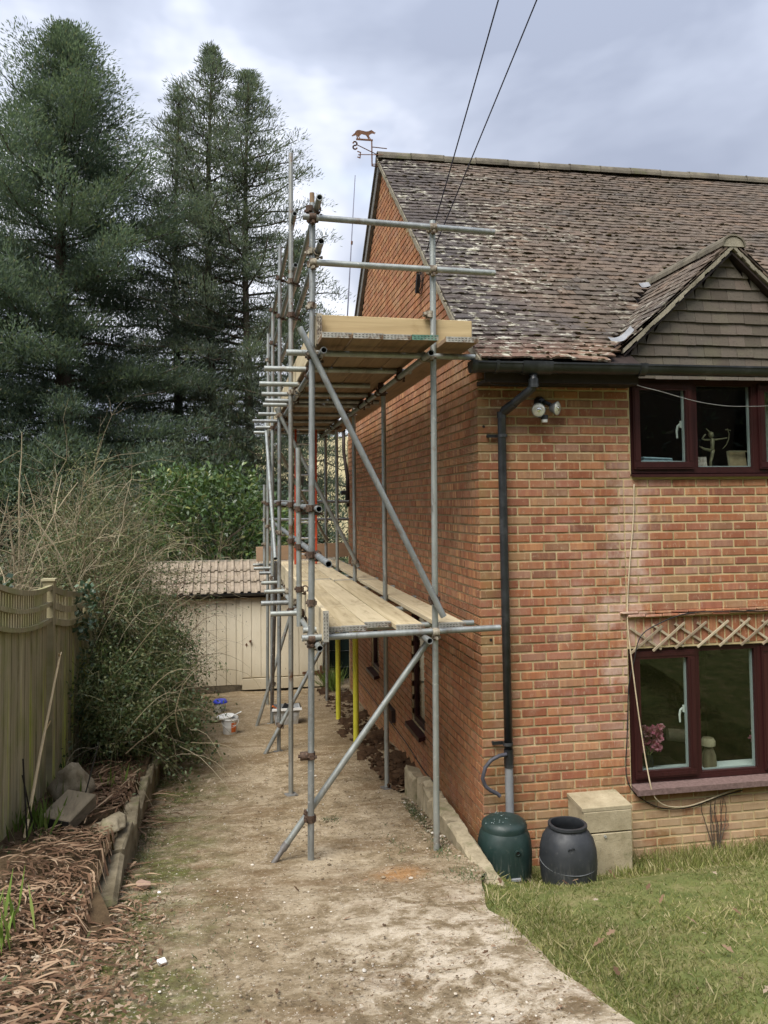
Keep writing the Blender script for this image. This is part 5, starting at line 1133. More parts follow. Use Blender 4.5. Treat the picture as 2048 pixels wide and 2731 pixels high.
def build_fence():
    P = [(-.56, -1.36), (1.29, -1.545), (3.12, -1.74), (4.95, -1.90)]; T0 = thing('garden_fence', (FX, 2.2, -3.6), 'weathered timber fence with trellis topped panels along the bed', 'fence')
    fence_panel(T0, 'nearest panel with arched rails, at the left edge', P[0][0], P[1][0], P[0][1], P[1][1], 0, 17); fence_panel(T0, 'second panel with green trellis top', P[1][0], P[2][0], P[1][1], P[2][1], 1, 17); fence_panel(T0, 'third panel in the shade of the ivy', P[2][0], P[3][0], P[2][1], P[3][1], 1, 15)
    for y, z in P:
        m = MB(); m.bx(FX-.035, FX+.055, y-.045, y+.045, float(dz(y))+.1, z+.035); q = obj('fence_post', m, MAT['fence'], T0); obj('post_cap', MB().box((FX+.01, y, z+.044), (.12, .12, .018)), MAT['fence'], q)
    # bed wall of rough blocks
    T = thing('bed_wall', (-2.82, .5, -3.6), 'low mossy wall of stone blocks edging the planting bed', 'wall'); y = -1.08; k = 0
    while y < 6:
        l = U(.5, 1.0); zz = float(dz(y+l/2)); h = .235+U(-.035, .035) if y > -.75 else .13; m = MB(); q = MB().bevbox((0, 0, 0), (.15+U(-.02, .02), l-.02, h+.12), .022, rotz(U(-.06, .06)))
        v = q.verts(); v = v+RNG.normal(0, .006, v.shape); m.add(v+V3(-2.815+U(-.02, .02), y+l/2, zz+h/2-.06), q.f); obj('block', m, MAT['bedstone'], T); y += l; k += 1
    # concrete kerb wall beside the house
    T = thing('kerb_wall', (-.25, .2, -3.7), 'low crumbling concrete wall between the drive and the house', 'wall')
    def slab(name, y0, y1, z0, z1, seed, rough=.006, xoff=0.):
        rg = np.random.default_rng(seed); n = max(3, int((y1-y0)/.07)); V = []; 
        for i in range(n+1):
            y = y0+(y1-y0)*i/n; zt = z0+(z1-z0)*i/n; j = lambda s: rg.normal(0, s)
            V += [(-.315+j(rough)+xoff, y, -4.0), (-.315+j(rough)+xoff, y, zt-.02+j(rough)), (-.298+j(rough)+xoff, y, zt+j(rough)), (-.20+j(rough)+xoff, y, zt+j(rough)), (-.185+j(rough)+xoff, y, zt-.02+j(rough)), (-.185+xoff, y, -4.0)]
        F = [(6*k+j, 6*k+j+1, 6*k+6+j+1, 6*k+6+j) for k in range(n) for j in range(5)]+[(5, 4, 3, 2, 1, 0), tuple(6*n+j for j in range(6))]; m = MB(); m.add(V, F); obj(name, m, MAT['kerb'], T)
    slab('slab', -1.30, -1.02, -3.50, -3.418, 7, .004); slab('slab', -1.015, -.05, -3.418, -3.385, 1, .004); slab('slab', -.04, .48, -3.388, -3.385, 2, .006); slab('rough_block', .50, .80, -3.40, -3.39, 3, .012); slab('rough_block', .815, 1.08, -3.385, -3.40, 4, .014, .0); slab('rough_block', 1.10, 1.44, -3.42, -3.40, 5, .012, -.02)
    grid('side_channel', lambda y: (-.28, .02), np.arange(-.8, 1.6, .1), lambda x, y: -3.80+.02*fbm(x, y, 6, 9), MAT['trench'], 6, label='dark earth strip between the kerb wall and the house')
build_fence()
def build_shed():
    T = thing('garden_shed', (-1.85, 9.3, -4.15), 'cream painted timber shed with double roman tiled roof', 'shed'); Y = 8.5; xl, xd, xr_ = -3.45, -1.815, -.37; zb, ze = -4.12, -2.47
    b = MB(); b.bx(xl, xr_, Y+.03, Y+2.2, zb, ze); b.prism([(Y+.03, ze+.001), (Y+2.2, ze+.001), (Y+1.1, -1.98)], (xl, 0, 0), (0, 1, 0), (0, 0, 1), (1, 0, 0), xr_-xl); obj('carcass', b, MAT['shed'], T)
    x = xl
    while x < xd-.03:
        w = min(.172, xd-x); obj('plank', MB().bevbox((x+w/2, Y+.012+U(-.002, .002), (zb+.10+ze)/2), (w-.006, .022, ze-zb-.10), .004), MAT['shed'], T); x += w
    obj('sole_beam', MB().bx(xl, xd, Y+.004, Y+.03, zb-.08, zb+.095), MAT['log'], T)
    d = obj('door', MB().bx(xd+.01, xr_, Y-.002, Y+.02, zb+.02, ze-.02), MAT['shed'], T); x = xd+.012
    while x < xr_-.02:
        w = min(.168, xr_-x); obj('plank', MB().bevbox((x+w/2, Y-.012+U(-.002, .002), (zb+.20+ze)/2), (w-.006, .02, ze-zb-.24), .004), MAT['shed'], d); x += w
    obj('bottom_rail', MB().bevbox(((xd+xr_)/2+.01, Y-.018, zb+.105), (xr_-xd-.02, .03, .19), .004), MAT['shed'], d); obj('edge_strip', MB().bx(xd-.02, xd+.02, Y-.03, Y-.012, zb+.1, ze), MAT['shed'], d)
    obj('door_knob', MB().lathe([(.001, .04), (.02, .036), (.024, .02), (.012, .008), (.012, 0)], (xd+.16, Y-.03, -3.26), 12, rotx(math.pi/2)), MAT['rust'], d, smooth=True); obj('keyhole_plate', MB().prism([(0, .03), (.02, 0), (0, -.035), (-.02, 0)], (xd+.09, Y-.03, -3.32), (1, 0, 0), (0, 0, 1), (0, 1, 0), .008), MAT['rust'], d)
    h = MB(); h.prism([(0, .012), (-.34, .028), (-.34, -.028), (0, -.012)], (xr_-.05, Y-.04, -3.86), (-1, 0, 0), (0, 0, 1), (0, 1, 0), .006); h.prism([(0, .02), (.30, .035), (.30, -.035), (0, -.02)], (xr_-.37, Y-.04, -3.86), (1, 0, 0), (0, 0, 1), (0, 1, 0), .006); h.bx(xr_-.06, xr_-.02, Y-.045, Y-.03, -3.97, -3.74); obj('strap_hinge', h, MAT['rust'], d)
    obj('corner_post', MB().bx(xr_+.03, xr_+.12, Y-.02, Y+.08, zb-.05, ze+.05), MAT['log'], T)
    obj('fascia', MB().bx(xl-.08, xr_+.1, Y-.09, Y-.07, ze-.02, ze+.08), MAT['fascia'], T)
    g = MB(); a = np.linspace(math.pi, 2*math.pi, 9); g.prism([(.05*math.cos(t), .05*math.sin(t)) for t in a], (xl-.1, Y-.13, ze+.07), (0, 1, 0), (0, 0, 1), (1, 0, 0), xr_-xl+.2); obj('gutter', g, MAT['black'], T, smooth=True)
    # double roman tiles, three rows
    tm = simple('concrete_roof_tile', (.25, .205, .155), .9, 0, .15, .35, 5, .4, (.36, .31, .22)); TW = .305; prof_ = [(0, 0), (.03, .0), (.045, .028), (.085, .032), (.10, .002), (.155, 0), (.17, .028), (.215, .032), (.23, .002), (.305, 0)]; slope = math.atan2(.50, 1.12)
    q = MB(); up = [(a_, b_+.012) for a_, b_ in prof_]; n = len(prof_); V = [(p[0]-TW/2, 0, p[1]) for p in prof_]+[(p[0]-TW/2, 0, p[1]+.012) for p in prof_]+[(p[0]-TW/2, .42, p[1]-.0) for p in prof_]+[(p[0]-TW/2, .42, p[1]+.012) for p in prof_]; F = []
    for i in range(n-1): F += [(i, i+1, n+i+1, n+i), (n+i, n+i+1, 3*n+i+1, 3*n+i), (i, 2*n+i, 2*n+i+1, i+1)]
    me = bpy.data.meshes.new('roof_tile'); me.from_pydata(V, [], F); me.materials.append(tm)
    r = obj('roof', MB().prism([(Y-.12, ze+.045), (Y+1.1, -1.985), (Y+2.3, ze+.02), (Y+2.3, ze), (Y+1.1, -2.02), (Y-.12, ze+.02)], (xl-.1, 0, 0), (0, 1, 0), (0, 0, 1), (1, 0, 0), xr_-xl+.25), MAT['fascia'], T)
    for i in range(3):
        x = xl-.02
        while x < xr_+.15:
            s = i*.40; inst('roof_tile', me, V3(x+U(-.003, .003), Y-.15+s*math.cos(slope), ze+.045+s*math.sin(slope)+.022+U(-.003, .003)), r, rotx(slope-.05)@roty(U(-.015, .015))); x += TW-.012
    x = xl-.08
    while x < xr_+.1:
        l = .44; m = MB(); a = np.linspace(.1, math.pi-.1, 8); m.prism([(.15*math.cos(t), .10*math.sin(t)) for t in a]+[(.13*math.cos(t), .08*math.sin(t)) for t in a[::-1]], (x, Y+1.08, -1.985), (0, 1, 0), (0, 0, 1), (1, 0, 0), l-.03); obj('ridge_tile', m, MAT['ridge'], r); obj('ridge_joint', MB().box((x+l-.012, Y+1.08, -1.94), (.035, .24, .11)), MAT['verge'], r); x += l
    # rain tank and stray grass beside the shed
    T2 = thing('water_tank', (.12, 9.6, -4.15), 'dark green ribbed tank half hidden beside the shed', 'tank'); m = MB(); m.lathe([(.001, 0), (.36, 0), (.36, .25), (.37, .26), (.36, .28), (.36, .55), (.37, .56), (.36, .58), (.36, .95), (.30, 1.05), (.001, 1.08)], (.12, 9.6, -4.2), 28); obj('barrel', m, MAT['darktank'], T2, smooth=True); m = MB(); 
    for z in (.265, .565): m.lathe([(.361, z-.006), (.375, z), (.361, z+.006)], (.12, 9.6, -4.2), 28)
    obj('rib', m, MAT['greyp'], T2, smooth=True)
    B = np.column_stack([RNG.normal(-.25, .06, 240), RNG.normal(8.1, .12, 240), np.full(240, -4.1)]); d_ = unit(np.column_stack([RNG.normal(size=(240, 2))*.5, np.ones(240)])); v, f = cards(B, d_*RNG.uniform(.2, .55, 240)[:, None], unit(np.cross(d_, rdir(240)))*.006); npobj('grass_clump', v, f, MAT['shoots'], label='clump of long grass between the shed and the house', cat='grass clump')
    leafball('far_garden_bush', 'small bush seen under the deck beyond the shed corner', 'bush', [((.4, 11.2, -3.5), (.9, .6, .7), 700)], 'bramble', (.06, .12), .03)
build_shed()

# ---------------------------------------------------------------- fittings on the house
def build_fittings():
    # downpipe
    p = MB(); R0 = .034; p.path([(.375, -.315, .175), (.375, -.315, .075), (.365, -.307, .045), (.34, -.28, .02), (.235, -.13, -.085), (.20, -.085, -.115), (.188, -.07, -.155), (.186, -.07, -.6), (.19, -.07, -1.6), (.195, -.07, -2.90)], R0, 16)
    D = obj('downpipe', p, MAT['black'], HOUSE, smooth='all', label='black downpipe with a swan neck, grey at its foot')
    obj('lower_pipe', MB().pipe((.196, -.07, -3.62), (.195, -.07, -2.89), .0335, .030, 16), MAT['greyp'], D, smooth=True)
    for a, b, r in (((.375, -.315, .12), (.375, -.315, .05), .041), ((.375, -.315, .075), (.375, -.315, .06), .043), ((.262, -.17, -.06), (.205, -.09, -.112), .039), ((.188, -.07, -.12), (.186, -.07, -.17), .038)): obj('pipe_socket', MB().tube(a, b, r, 16), MAT['black'], D, smooth=True)
    for z in (-.315, -2.80):
        m = MB(); m.pipe((.19, -.07, z-.012), (.19, -.07, z+.012), .041, .0345, 16); m.box((.115, -.035, z), (.09, .012, .026)); m.tube((.085, -.045, z), (.085, -.0, z), .012, 8); obj('pipe_bracket', m, MAT['black'], D, smooth=True)
    t = MB()
    for k in range(9): t.pipe((.195, -.07, -2.985+k*.015+U(-.006, .006)), (.195, -.07, -2.965+k*.015), .0365+U(0, .003), .034, 12)
    obj('tape_wrap', t, MAT['black'], D)
    h = MB(); h.path([(.165, -.10, -2.875), (.10, -.12, -2.876), (.032, -.12, -2.905), (-.018, -.12, -2.96), (-.042, -.12, -3.045), (-.02, -.12, -3.105), (.02, -.12, -3.14), (.075, -.12, -3.168), (.10, -.12, -3.192)], .0155, 10); obj('overflow_hose', h, simple('ribbed_hose', (.06, .06, .072), .5), D, smooth=True)
    # floodlight
    T = thing('flood_light', (.545, -.02, -.10), 'twin round security flood light with sensor beside the downpipe', 'lamp'); m = MB(); m.lathe([(.001, .055), (.03, .05), (.05, .02), (.052, 0)], (.545, -.0, -.03), 20, rotx(math.pi/2)); m.path([(.53, -.05, -.03), (.505, -.075, -.05), (.49, -.09, -.085)], .016, 8); m.path([(.56, -.05, -.03), (.60, -.07, -.05), (.63, -.085, -.075)], .018, 8); m.bx(.515, .575, -.11, -.04, -.165, -.145); obj('mount', m, MAT['black'], T, smooth=True)
    for c, d in (((.482, -.135, -.108), (-.12, -1, -.08)), ((.645, -.13, -.092), (.62, -.75, -.12))):
        d = unit(np.array(d, float)); x, y, z = basis(d); R = np.column_stack([x, y, z]); b = MB(); b.lathe([(.018, -.065), (.032, -.055), (.05, -.015), (.058, 0), (.058, .006), (.054, .006)], c, 24, R); obj('lamp_housing', b, MAT['greyp'], T, smooth=True); b = MB(); b.lathe([(.0535, .004), (.045, .010), (.02, .014), (.001, .015)], c, 24, R); obj('lens', b, MAT['lens'], T, smooth=True)
        b = MB(); b.lathe([(.02, .0145), (.014, .018), (.001, .019)], c, 16, R); obj('lens_boss', b, MAT['chrome'], T, smooth=True)
    m = MB(); m.lathe([(.001, -.02), (.024, -.02), (.026, .0), (.026, .024), (.001, .026)], (.548, -.095, -.185), 16); obj('sensor_lens', m, MAT['white'], T, smooth=True); obj('sensor_hood', MB().lathe([(.029, .0), (.031, .022), (.028, .034), (.001, .036)], (.548, -.092, -.182), 16), MAT['black'], T, smooth=True)
    # meter box
    T = thing('meter_box', (.922, -.15, -3.83), 'stained cream meter box standing against the brick wall', 'box'); x0, x1, y0, zt, zb = .717, 1.128, -.30, -3.27, -3.86
    obj('case', MB().bevbox(((x0+x1)/2, y0/2+.005, (zt+zb)/2), (x1-x0, -y0-.012, zt-zb), .006), MAT['box'], T); obj('lid', MB().prism([(y0-.006, zt-.004), (0, zt+.02), (0, zt-.012), (y0-.006, zt-.03)], (x0-.006, 0, 0), (0, 1, 0), (0, 0, 1), (1, 0, 0), x1-x0+.012), MAT['box'], T)
    obj('door', MB().bevbox(((x0+x1)/2+.0, y0-.003, -3.645), (x1-x0-.012, .014, .34), .004), MAT['box'], T); obj('upper_front', MB().bevbox(((x0+x1)/2, y0-.002, -3.385), (x1-x0-.008, .012, .16), .004), MAT['box'], T); obj('latch', MB().tube(((x0+x1)/2-.03, y0-.025, -3.495), ((x0+x1)/2-.03, y0, -3.495), .010, 10), MAT['alu'], T, smooth=True)
    # trellis
    T = thing('trellis', (2.2, -.02, -2.11), 'diamond trellis strip of weathered laths above the lower window', 'trellis'); z0, z1 = -2.10, -1.89
    def lath(xa, za, xb, zb, y): 
        a, b = V3(xa, y, za), V3(xb, y, zb); d = unit(b-a); R = np.column_stack([np.cross(V3(0, 1, 0), d)*-1, V3(0, 1, 0), d]); obj('lath', MB().bevbox((a+b)/2, (.021, .010, np.linalg.norm(b-a)), .002, R), MAT['trellis'], T)
    x = 1.29
    for i in range(9):
        dz_ = .030*max(0, 1-i/2)*-1; j = U(-.01, .01); lath(x-.0, z0+dz_-.01, x+.30, z1+dz_+j, -.026); lath(x+.01, z1-.01+dz_+j, x+.29, z0+dz_+.015, -.014); x += .205
    # wires and cables on the front
    def wire(name, pts, r, mat, label):
        P = np.array(pts, float); t = np.concatenate([[0], np.cumsum(np.linalg.norm(np.diff(P, axis=0), axis=1))]); s = np.linspace(0, t[-1], len(P)*5); Q = np.column_stack([np.interp(s, t, P[:, k]) for k in range(3)]); K = np.ones(5)/5
        Qs = np.column_stack([np.convolve(np.pad(Q[:, k], 2, 'edge'), K, 'valid') for k in range(3)]); obj(name, MB().path(Qs, r, 6), MAT[mat], None, smooth='all', label=label, cat='cable')
    wire('cable', [(1.372, -.012, -.68), (1.36, -.012, -1.0), (1.312, -.012, -1.38), (1.272, -.012, -1.85), (1.295, -.035, -2.19), (1.344, -.035, -2.63), (1.392, -.05, -3.03), (1.404, -.12, -3.27), (1.455, -.06, -3.36), (1.66, -.03, -3.446), (1.90, -.03, -3.409), (2.18, -.03, -3.32), (2.55, -.03, -3.29), (3.1, -.03, -3.30)], .0055, 'cable_cream', 'cream cable hanging down past the lower window and looping under its sill')
    wire('cable', [(3.1, -.05, -1.825), (2.58, -.05, -1.822), (1.913, -.05, -1.806), (1.70, -.05, -1.83), (1.39, -.045, -1.96), (1.335, -.045, -2.01), (1.342, -.04, -2.16), (1.275, -.02, -2.32), (1.246, -.014, -2.87), (1.224, -.014, -3.08), (1.24, -.014, -3.235), (1.28, -.014, -3.29), (1.52, -.02, -3.44), (1.82, -.02, -3.45), (2.0, -.02, -3.385), (2.32, -.02, -3.33)], .0045, 'cable_black', 'black cable looping round the left side of the lower window')
    wire('cable', [(1.10, -.12, .10), (1.32, -.07, .155), (1.40, -.05, .112), (1.539, -.04, .095), (1.711, -.04, .05), (1.954, -.04, -.012), (2.237, -.04, -.05), (2.63, -.04, -.045), (3.15, -.04, .02)], .0035, 'cable_grey', 'thin grey wire sagging across the upper window'); wire('cable', [(.02, -.22, .10), (.12, -.2, .075), (.28, -.2, .08), (.6, -.2, .09), (1.1, -.2, .095)], .004, 'cable_black', 'black wire sagging under the soffit left of the upper window')
    wire('cable', [(-.008, 7.5, -3.6), (-.008, 7.05, -3.65), (-.008, 5.56, -3.63), (-.008, 3.97, -3.63), (-.008, 2.83, -3.62), (-.008, 2.1, -3.68), (-.008, 1.6, -3.63), (-.01, 1.0, -3.66), (-.01, .55, -3.75)], .006, 'cable_black', 'black cable running along the foot of the gable wall')
    # overhead service cables and the coil where they meet the gable
    for a, q, lab in (((-.02, 1.74, 1.64), (-.095, -1, 2.75), 'left one of the two overhead cables running up from the gable'), ((-.02, 1.52, 1.58), (.20, -1, 2.79), 'right one of the two overhead cables running up from the gable')):
        a = np.array(a); d = np.array(q)-a; obj('overhead_cable', MB().path([a+d*t+V3(0, 0, .02*(t*t-t)) for t in np.linspace(0, 5.5, 30)], .0058, 6), simple('service_cable', (.045, .045, .075), .5), None, smooth='all', label=lab, cat='cable')
    T = thing('cable_coil', (-.04, 1.8, 1.35), 'small coil of black cable hanging on the gable wall', 'cable'); m = MB()
    for k in range(3):
        a = np.linspace(0, 2*math.pi, 26); rr = .125-.012*k; m.path(np.column_stack([np.full(26, -.03-.008*k), 1.84+.02*k+rr*np.cos(a), 1.47+.01*k+rr*1.05*np.sin(a)]), .0045, 5)
    m.path([(-.02, 1.74, 1.64), (-.03, 1.80, 1.60), (-.03, 1.86, 1.545)], .005, 5); obj('loops', m, MAT['cable_black'], T); obj('connector', MB().box((-.05, 1.89, 1.46), (.035, .05, .20), rotx(.45)), MAT['cable_black'], T)
    # aerial mast on the rear eaves, vent and small fittings on the gable
    T = thing('aerial_mast', (.0, 7.9, .55), 'thin whip aerial mast behind the gable', 'aerial'); obj('rod', MB().path([(-.06, 7.95, .5), (.07, 8., 2.59), (.23, 8., 5.07)], [.014, .012, .007], 8), simple('aerial_rod', (.12, .12, .16), .5), T, smooth='all'); obj('ferrule', MB().tube((.155, 8., 3.80), (.16, 8., 3.86), .018, 8), MAT['rust'], T)
    T = thing('wall_vent', (-.02, 3.86, -3.55), 'small dark mesh vent cover low on the gable wall', 'vent'); obj('vent_box', MB().bx(-.05, .0, 3.64, 4.08, -3.56, -3.41), MAT['fascia'], T)
    m = MB()
    for i in range(9): m.bx(-.056, -.05, 3.66+i*.05, 3.668+i*.05, -3.55, -3.42)
    obj('vent_slat', m, MAT['rust'], T, kind='stuff')
    T = thing('rear_downpipe', (.0, 7.62, -.6), 'brown downpipe elbow at the far corner of the gable', 'pipe'); obj('pipe', MB().path([(-.07, 7.66, .5), (-.07, 7.66, .05), (-.05, 7.64, -.12), (-.03, 7.5, -.42), (-.03, 7.5, -.9)], .03, 10), MAT['fascia'], T, smooth='all'); obj('gutter_end', MB().bx(-.14, .02, 7.58, 7.72, .45, .58), MAT['black'], T)
    T = thing('wall_lamp', (-.05, 7.55, -.85), 'small black lamp on the far corner of the gable wall', 'lamp'); obj('lamp_body', MB().bevbox((-.09, 7.55, -.66), (.10, .09, .08), .015), MAT['black'], T); obj('lamp_bracket', MB().path([(-.05, 7.55, -.70), (-.06, 7.55, -.78), (-.01, 7.55, -.84)], .012, 6), MAT['black'], T)
    for k, (x, y, z) in enumerate(((.055, -.004, -.235), (.085, -.004, -1.98))): obj('wall_hole_plug', MB().tube((x, y, z), (x, .02, z), .012, 8), MAT['slot'], None, label=('small dark plugged hole in the brickwork below the gutter corner', 'small dark plugged hole in the brickwork left of the downpipe')[k], cat='hole')
    # dead creeper
    T = thing('dead_creeper', (2.03, -.03, -3.88), 'dead leafless creeper climbing the plinth below the lower window', 'creeper'); m = MB()
    for k in range(9):
        a = U(-.14, .12); p0 = V3(2.035+U(-.02, .02), -.02, -3.89); m.path([p0, p0+V3(a*.3+U(-.02, .02), 0, .12), p0+V3(a*.8+U(-.02, .02), 0, .27), p0+V3(a+U(-.03, .03), 0, .36+U(0, .08)), p0+V3(a*1.1, -.005, .46+U(0, .06))], np.linspace(.006, .002, 5), 5)
        if k % 2: m.path([p0+V3(a*.7, 0, .22), p0+V3(a*.7+.06, 0, .27), p0+V3(a*.7+.04, 0, .33)], .0025, 4)
    obj('stems', m, MAT['bark'], T)
build_fittings()

def build_vane():
    T = thing('weather_vane', (-.14, 4.1, 3.6), 'rusty weather vane with a running fox silhouette on the gable apex', 'weather vane'); S = 1/5.29/207.; px = lambda x, y: (-.14+(x-485)*S, 3.97-(y-243)*S)
    fox = [(190, 195), (215, 168), (238, 150), (246, 128), (268, 108), (300, 101), (335, 107), (400, 117), (440, 111), (465, 97), (483, 89), (500, 101), (522, 115), (546, 128), (531, 136), (528, 149), (510, 141), (488, 141), (468, 153), (450, 166), (444, 182), (458, 206), (478, 234), (464, 234), (443, 210), (447, 234), (434, 234), (424, 208), (402, 174), (370, 166), (338, 159), (318, 176), (302, 195), (308, 215), (322, 234), (308, 234), (292, 212), (280, 192), (276, 206), (290, 234), (276, 234), (262, 210), (255, 182), (232, 190), (208, 200), (193, 201)]
    m = MB(); m.prism([px(*p) for p in fox], (0, 4.097, 0), (1, 0, 0), (0, 0, 1), (0, 1, 0), .006); obj('fox', m, MAT['rust'], T)
    x0, _ = px(255, 0); x1, _ = px(500, 0); obj('fox_bar', MB().bx(x0, x1, 4.092, 4.108, 3.962, 3.982), MAT['rust'], T); zc = px(0, 437)[1]; zb = px(0, 620)[1]
    obj('post', MB().tube((-.14, 4.1, zb), (-.14, 4.1, 3.965), .009, 8), MAT['rust'], T); m = MB(); m.tube((-.145, 4.1, zb), (-.02, 4.1, zb-.006), .009, 8); m.tube((-.14, 4.1, zb+.02), (-.02, 4.06, zb+.02), .006, 6); obj('wall_bracket', m, MAT['rust'], T)
    obj('spindle_arm', MB().tube((-.13, 4.1, px(0, 341)[1]), (px(712, 0)[0], 4.12, px(0, 341)[1]), .0065, 6), MAT['rust'], T)
    n0 = V3(px(225, 0)[0], 3.86, px(0, 440)[1]); n1 = V3(px(735, 0)[0], 4.34, px(0, 400)[1]+.01); obj('arm', MB().tube(n0, n1, .006, 6), MAT['rust'], T); obj('arm', MB().tube((px(380, 0)[0], 4.42, px(0, 312)[1]), (px(590, 0)[0], 3.80, px(0, 590)[1]), .006, 6), MAT['rust'], T)
    def letter(strokes, ox, oz, w, h, y, name, ph=.022):
        m = MB()
        for (a, b), (c, d) in strokes:
            A, B = V3(ox+a*w, y, oz+b*h), V3(ox+c*w, y, oz+d*h); d_ = unit(B-A); m.box((A+B)/2, (ph, .006, np.linalg.norm(B-A)+ph*.7), np.column_stack([np.cross(V3(0, 1, 0), d_), V3(0, 1, 0), d_]))
        obj(name, m, MAT['rust'], T)
    pl = lambda pts: list(zip(pts[:-1], pts[1:]))
    sx, sz = px(165, 505); letter(pl([(.0, .8), (.3, 1), (.7, 1), (1, .82), (1, .64), (.7, .52), (.3, .48), (0, .34), (0, .16), (.3, 0), (.7, 0), (1, .16)]), sx+.004, sz, .05, .098, 3.86, 'letter_s', .018)
    nx, nz = px(738, 470); letter(pl([(0, 0), (0, 1), (1, 0), (1, 1)]), nx, nz, .058, .105, 4.34, 'letter_n', .018)
    ex, ez = px(330, 365); letter(pl([(0, 1), (1, .85), (.8, 0), (0, .12)])+[((.9, .45), (.3, .5))], ex, ez, .04, .09, 4.42, 'letter_e', .014)
build_vane()

# ---------------------------------------------------------------- water butts, buckets and other loose things
def build_butts():
    T = thing('water_butt', (.062, -.325, -3.82), 'dark green plastic water butt with lid under the downpipe', 'water butt'); o = (.062, -.325, -3.83)
    b = MB(); b.lathe([(.001, 0), (.165, 0), (.178, .015), (.194, .10), (.202, .20), (.205, .30), (.20, .38), (.186, .44), (.168, .475), (.16, .49)], o, 48, None, 0, .03); obj('body', b, MAT['butt_green'], T, smooth=True)
    l = MB(); l.lathe([(.165, .462), (.171, .468), (.172, .50), (.164, .522), (.13, .545), (.08, .558), (.001, .562)], o, 48, None, 0, .02); obj('lid', l, MAT['butt_green'], T, smooth=True)
    c = V3(o[0]+.035, o[1]-.200, o[2]+.36); R = rotx(math.pi/2+.12); h = MB(); h.lathe([(.022, 0), (.024, .008), (.016, .012), (.014, .004)], c, 18, R); obj('overflow_ring', h, MAT['butt_green'], T, smooth=True); obj('overflow_hole', MB().lathe([(.0145, .005), (.001, .0055)], c, 14, R), MAT['slot'], T)
    g = MB(); g.bevbox((o[0]+.02, o[1]-.203, o[2]+.165), (.075, .018, .024), .005); obj('hand_grip', g, MAT['greyp'], T)
    r = MB()
    for s in (-1, 1):
        for a0, z0, z1 in ((.75, .07, .07), (.75, .22, .22)):
            pts = [(o[0]+.2045*math.sin(s*a), o[1]-.2045*math.cos(s*a), o[2]+z0+.0*a) for a in np.linspace(.42, 1.3, 8)]; r.path(pts, .0035, 5)
        a = .42*s; r.path([(o[0]+.2045*math.sin(a), o[1]-.2045*math.cos(a), o[2]+z) for z in (.07, .14, .22)], .0035, 5)
    obj('moulded_rib', r, MAT['butt_green'], T, kind='stuff'); d = MB()
    for _ in range(40):
        a, rr = U(0, 6.28), .16*U(0, 1)**.5; P, F = ICO[0]; s = U(.002, .005); d.add(P*np.array([s, s, s*.5])+V3(o[0]+rr*math.cos(a)-.02, o[1]+rr*math.sin(a), o[2]+.562-.9*rr*rr), F)
    gl = G('water_drops', .05, 0, .8); gl.set('Base Color', (.30, .36, .36)); obj('water_drops', d, gl.m, T, smooth='all', kind='stuff')
    T = thing('water_butt', (.475, -.57, -3.74), 'open topped charcoal plastic water butt in front of the meter box', 'water butt'); o = (.475, -.57, -3.745); K = .925
    b = MB(); b.lathe([(r_*K, z_*K) for r_, z_ in [(.001, 0), (.185, 0), (.197, .015), (.216, .10), (.224, .19), (.226, .25), (.22, .33), (.20, .41), (.168, .46), (.140, .485), (.140, .495), (.154, .498), (.154, .518), (.144, .522), (.132, .52), (.130, .48), (.15, .44), (.185, .34), (.19, .02), (.001, .012)]], o, 48, None, 0, .03); obj('body', b, MAT['butt_grey'], T, smooth=True)
    c = V3(o[0]-.05, o[1]-.183, o[2]+.36); R = rotx(math.pi/2+.55)@rotz(0); h = MB(); h.lathe([(.024, 0), (.026, .008), (.022, .008), (.021, .002)], c, 20, R); h.lathe([(.005, .006), (.001, .008)], c, 8, R); obj('blanking_ring', h, MAT['butt_grey'], T, smooth=True)
    r = MB(); a = np.linspace(-1.9, 1.9, 30); r.path([(o[0]+.2105*math.sin(t), o[1]-.2105*math.cos(t), o[2]+.215-.035*math.cos(t)) for t in a], .004, 5); obj('moulded_band', r, simple('band_highlight', (.09, .095, .10), .4), T); obj('hand_grip', MB().bevbox((o[0]+.0, o[1]-.205, o[2]+.11), (.10, .018, .020), .005), MAT['butt_grey'], T)
build_butts()
def rock(m, c, r, seed):
    P, F = ICO[2]; rg = np.random.default_rng(seed); k = np.ones(len(P))
    for j in range(18):
        d = unit(rg.normal(size=3)); fq = rg.uniform(2, 13); k += .17/fq**.6*np.sin(P@d*fq+rg.uniform(0, 6))
    m.add(P*k[:, None]*np.asarray(r, float)+np.asarray(c, float), F)
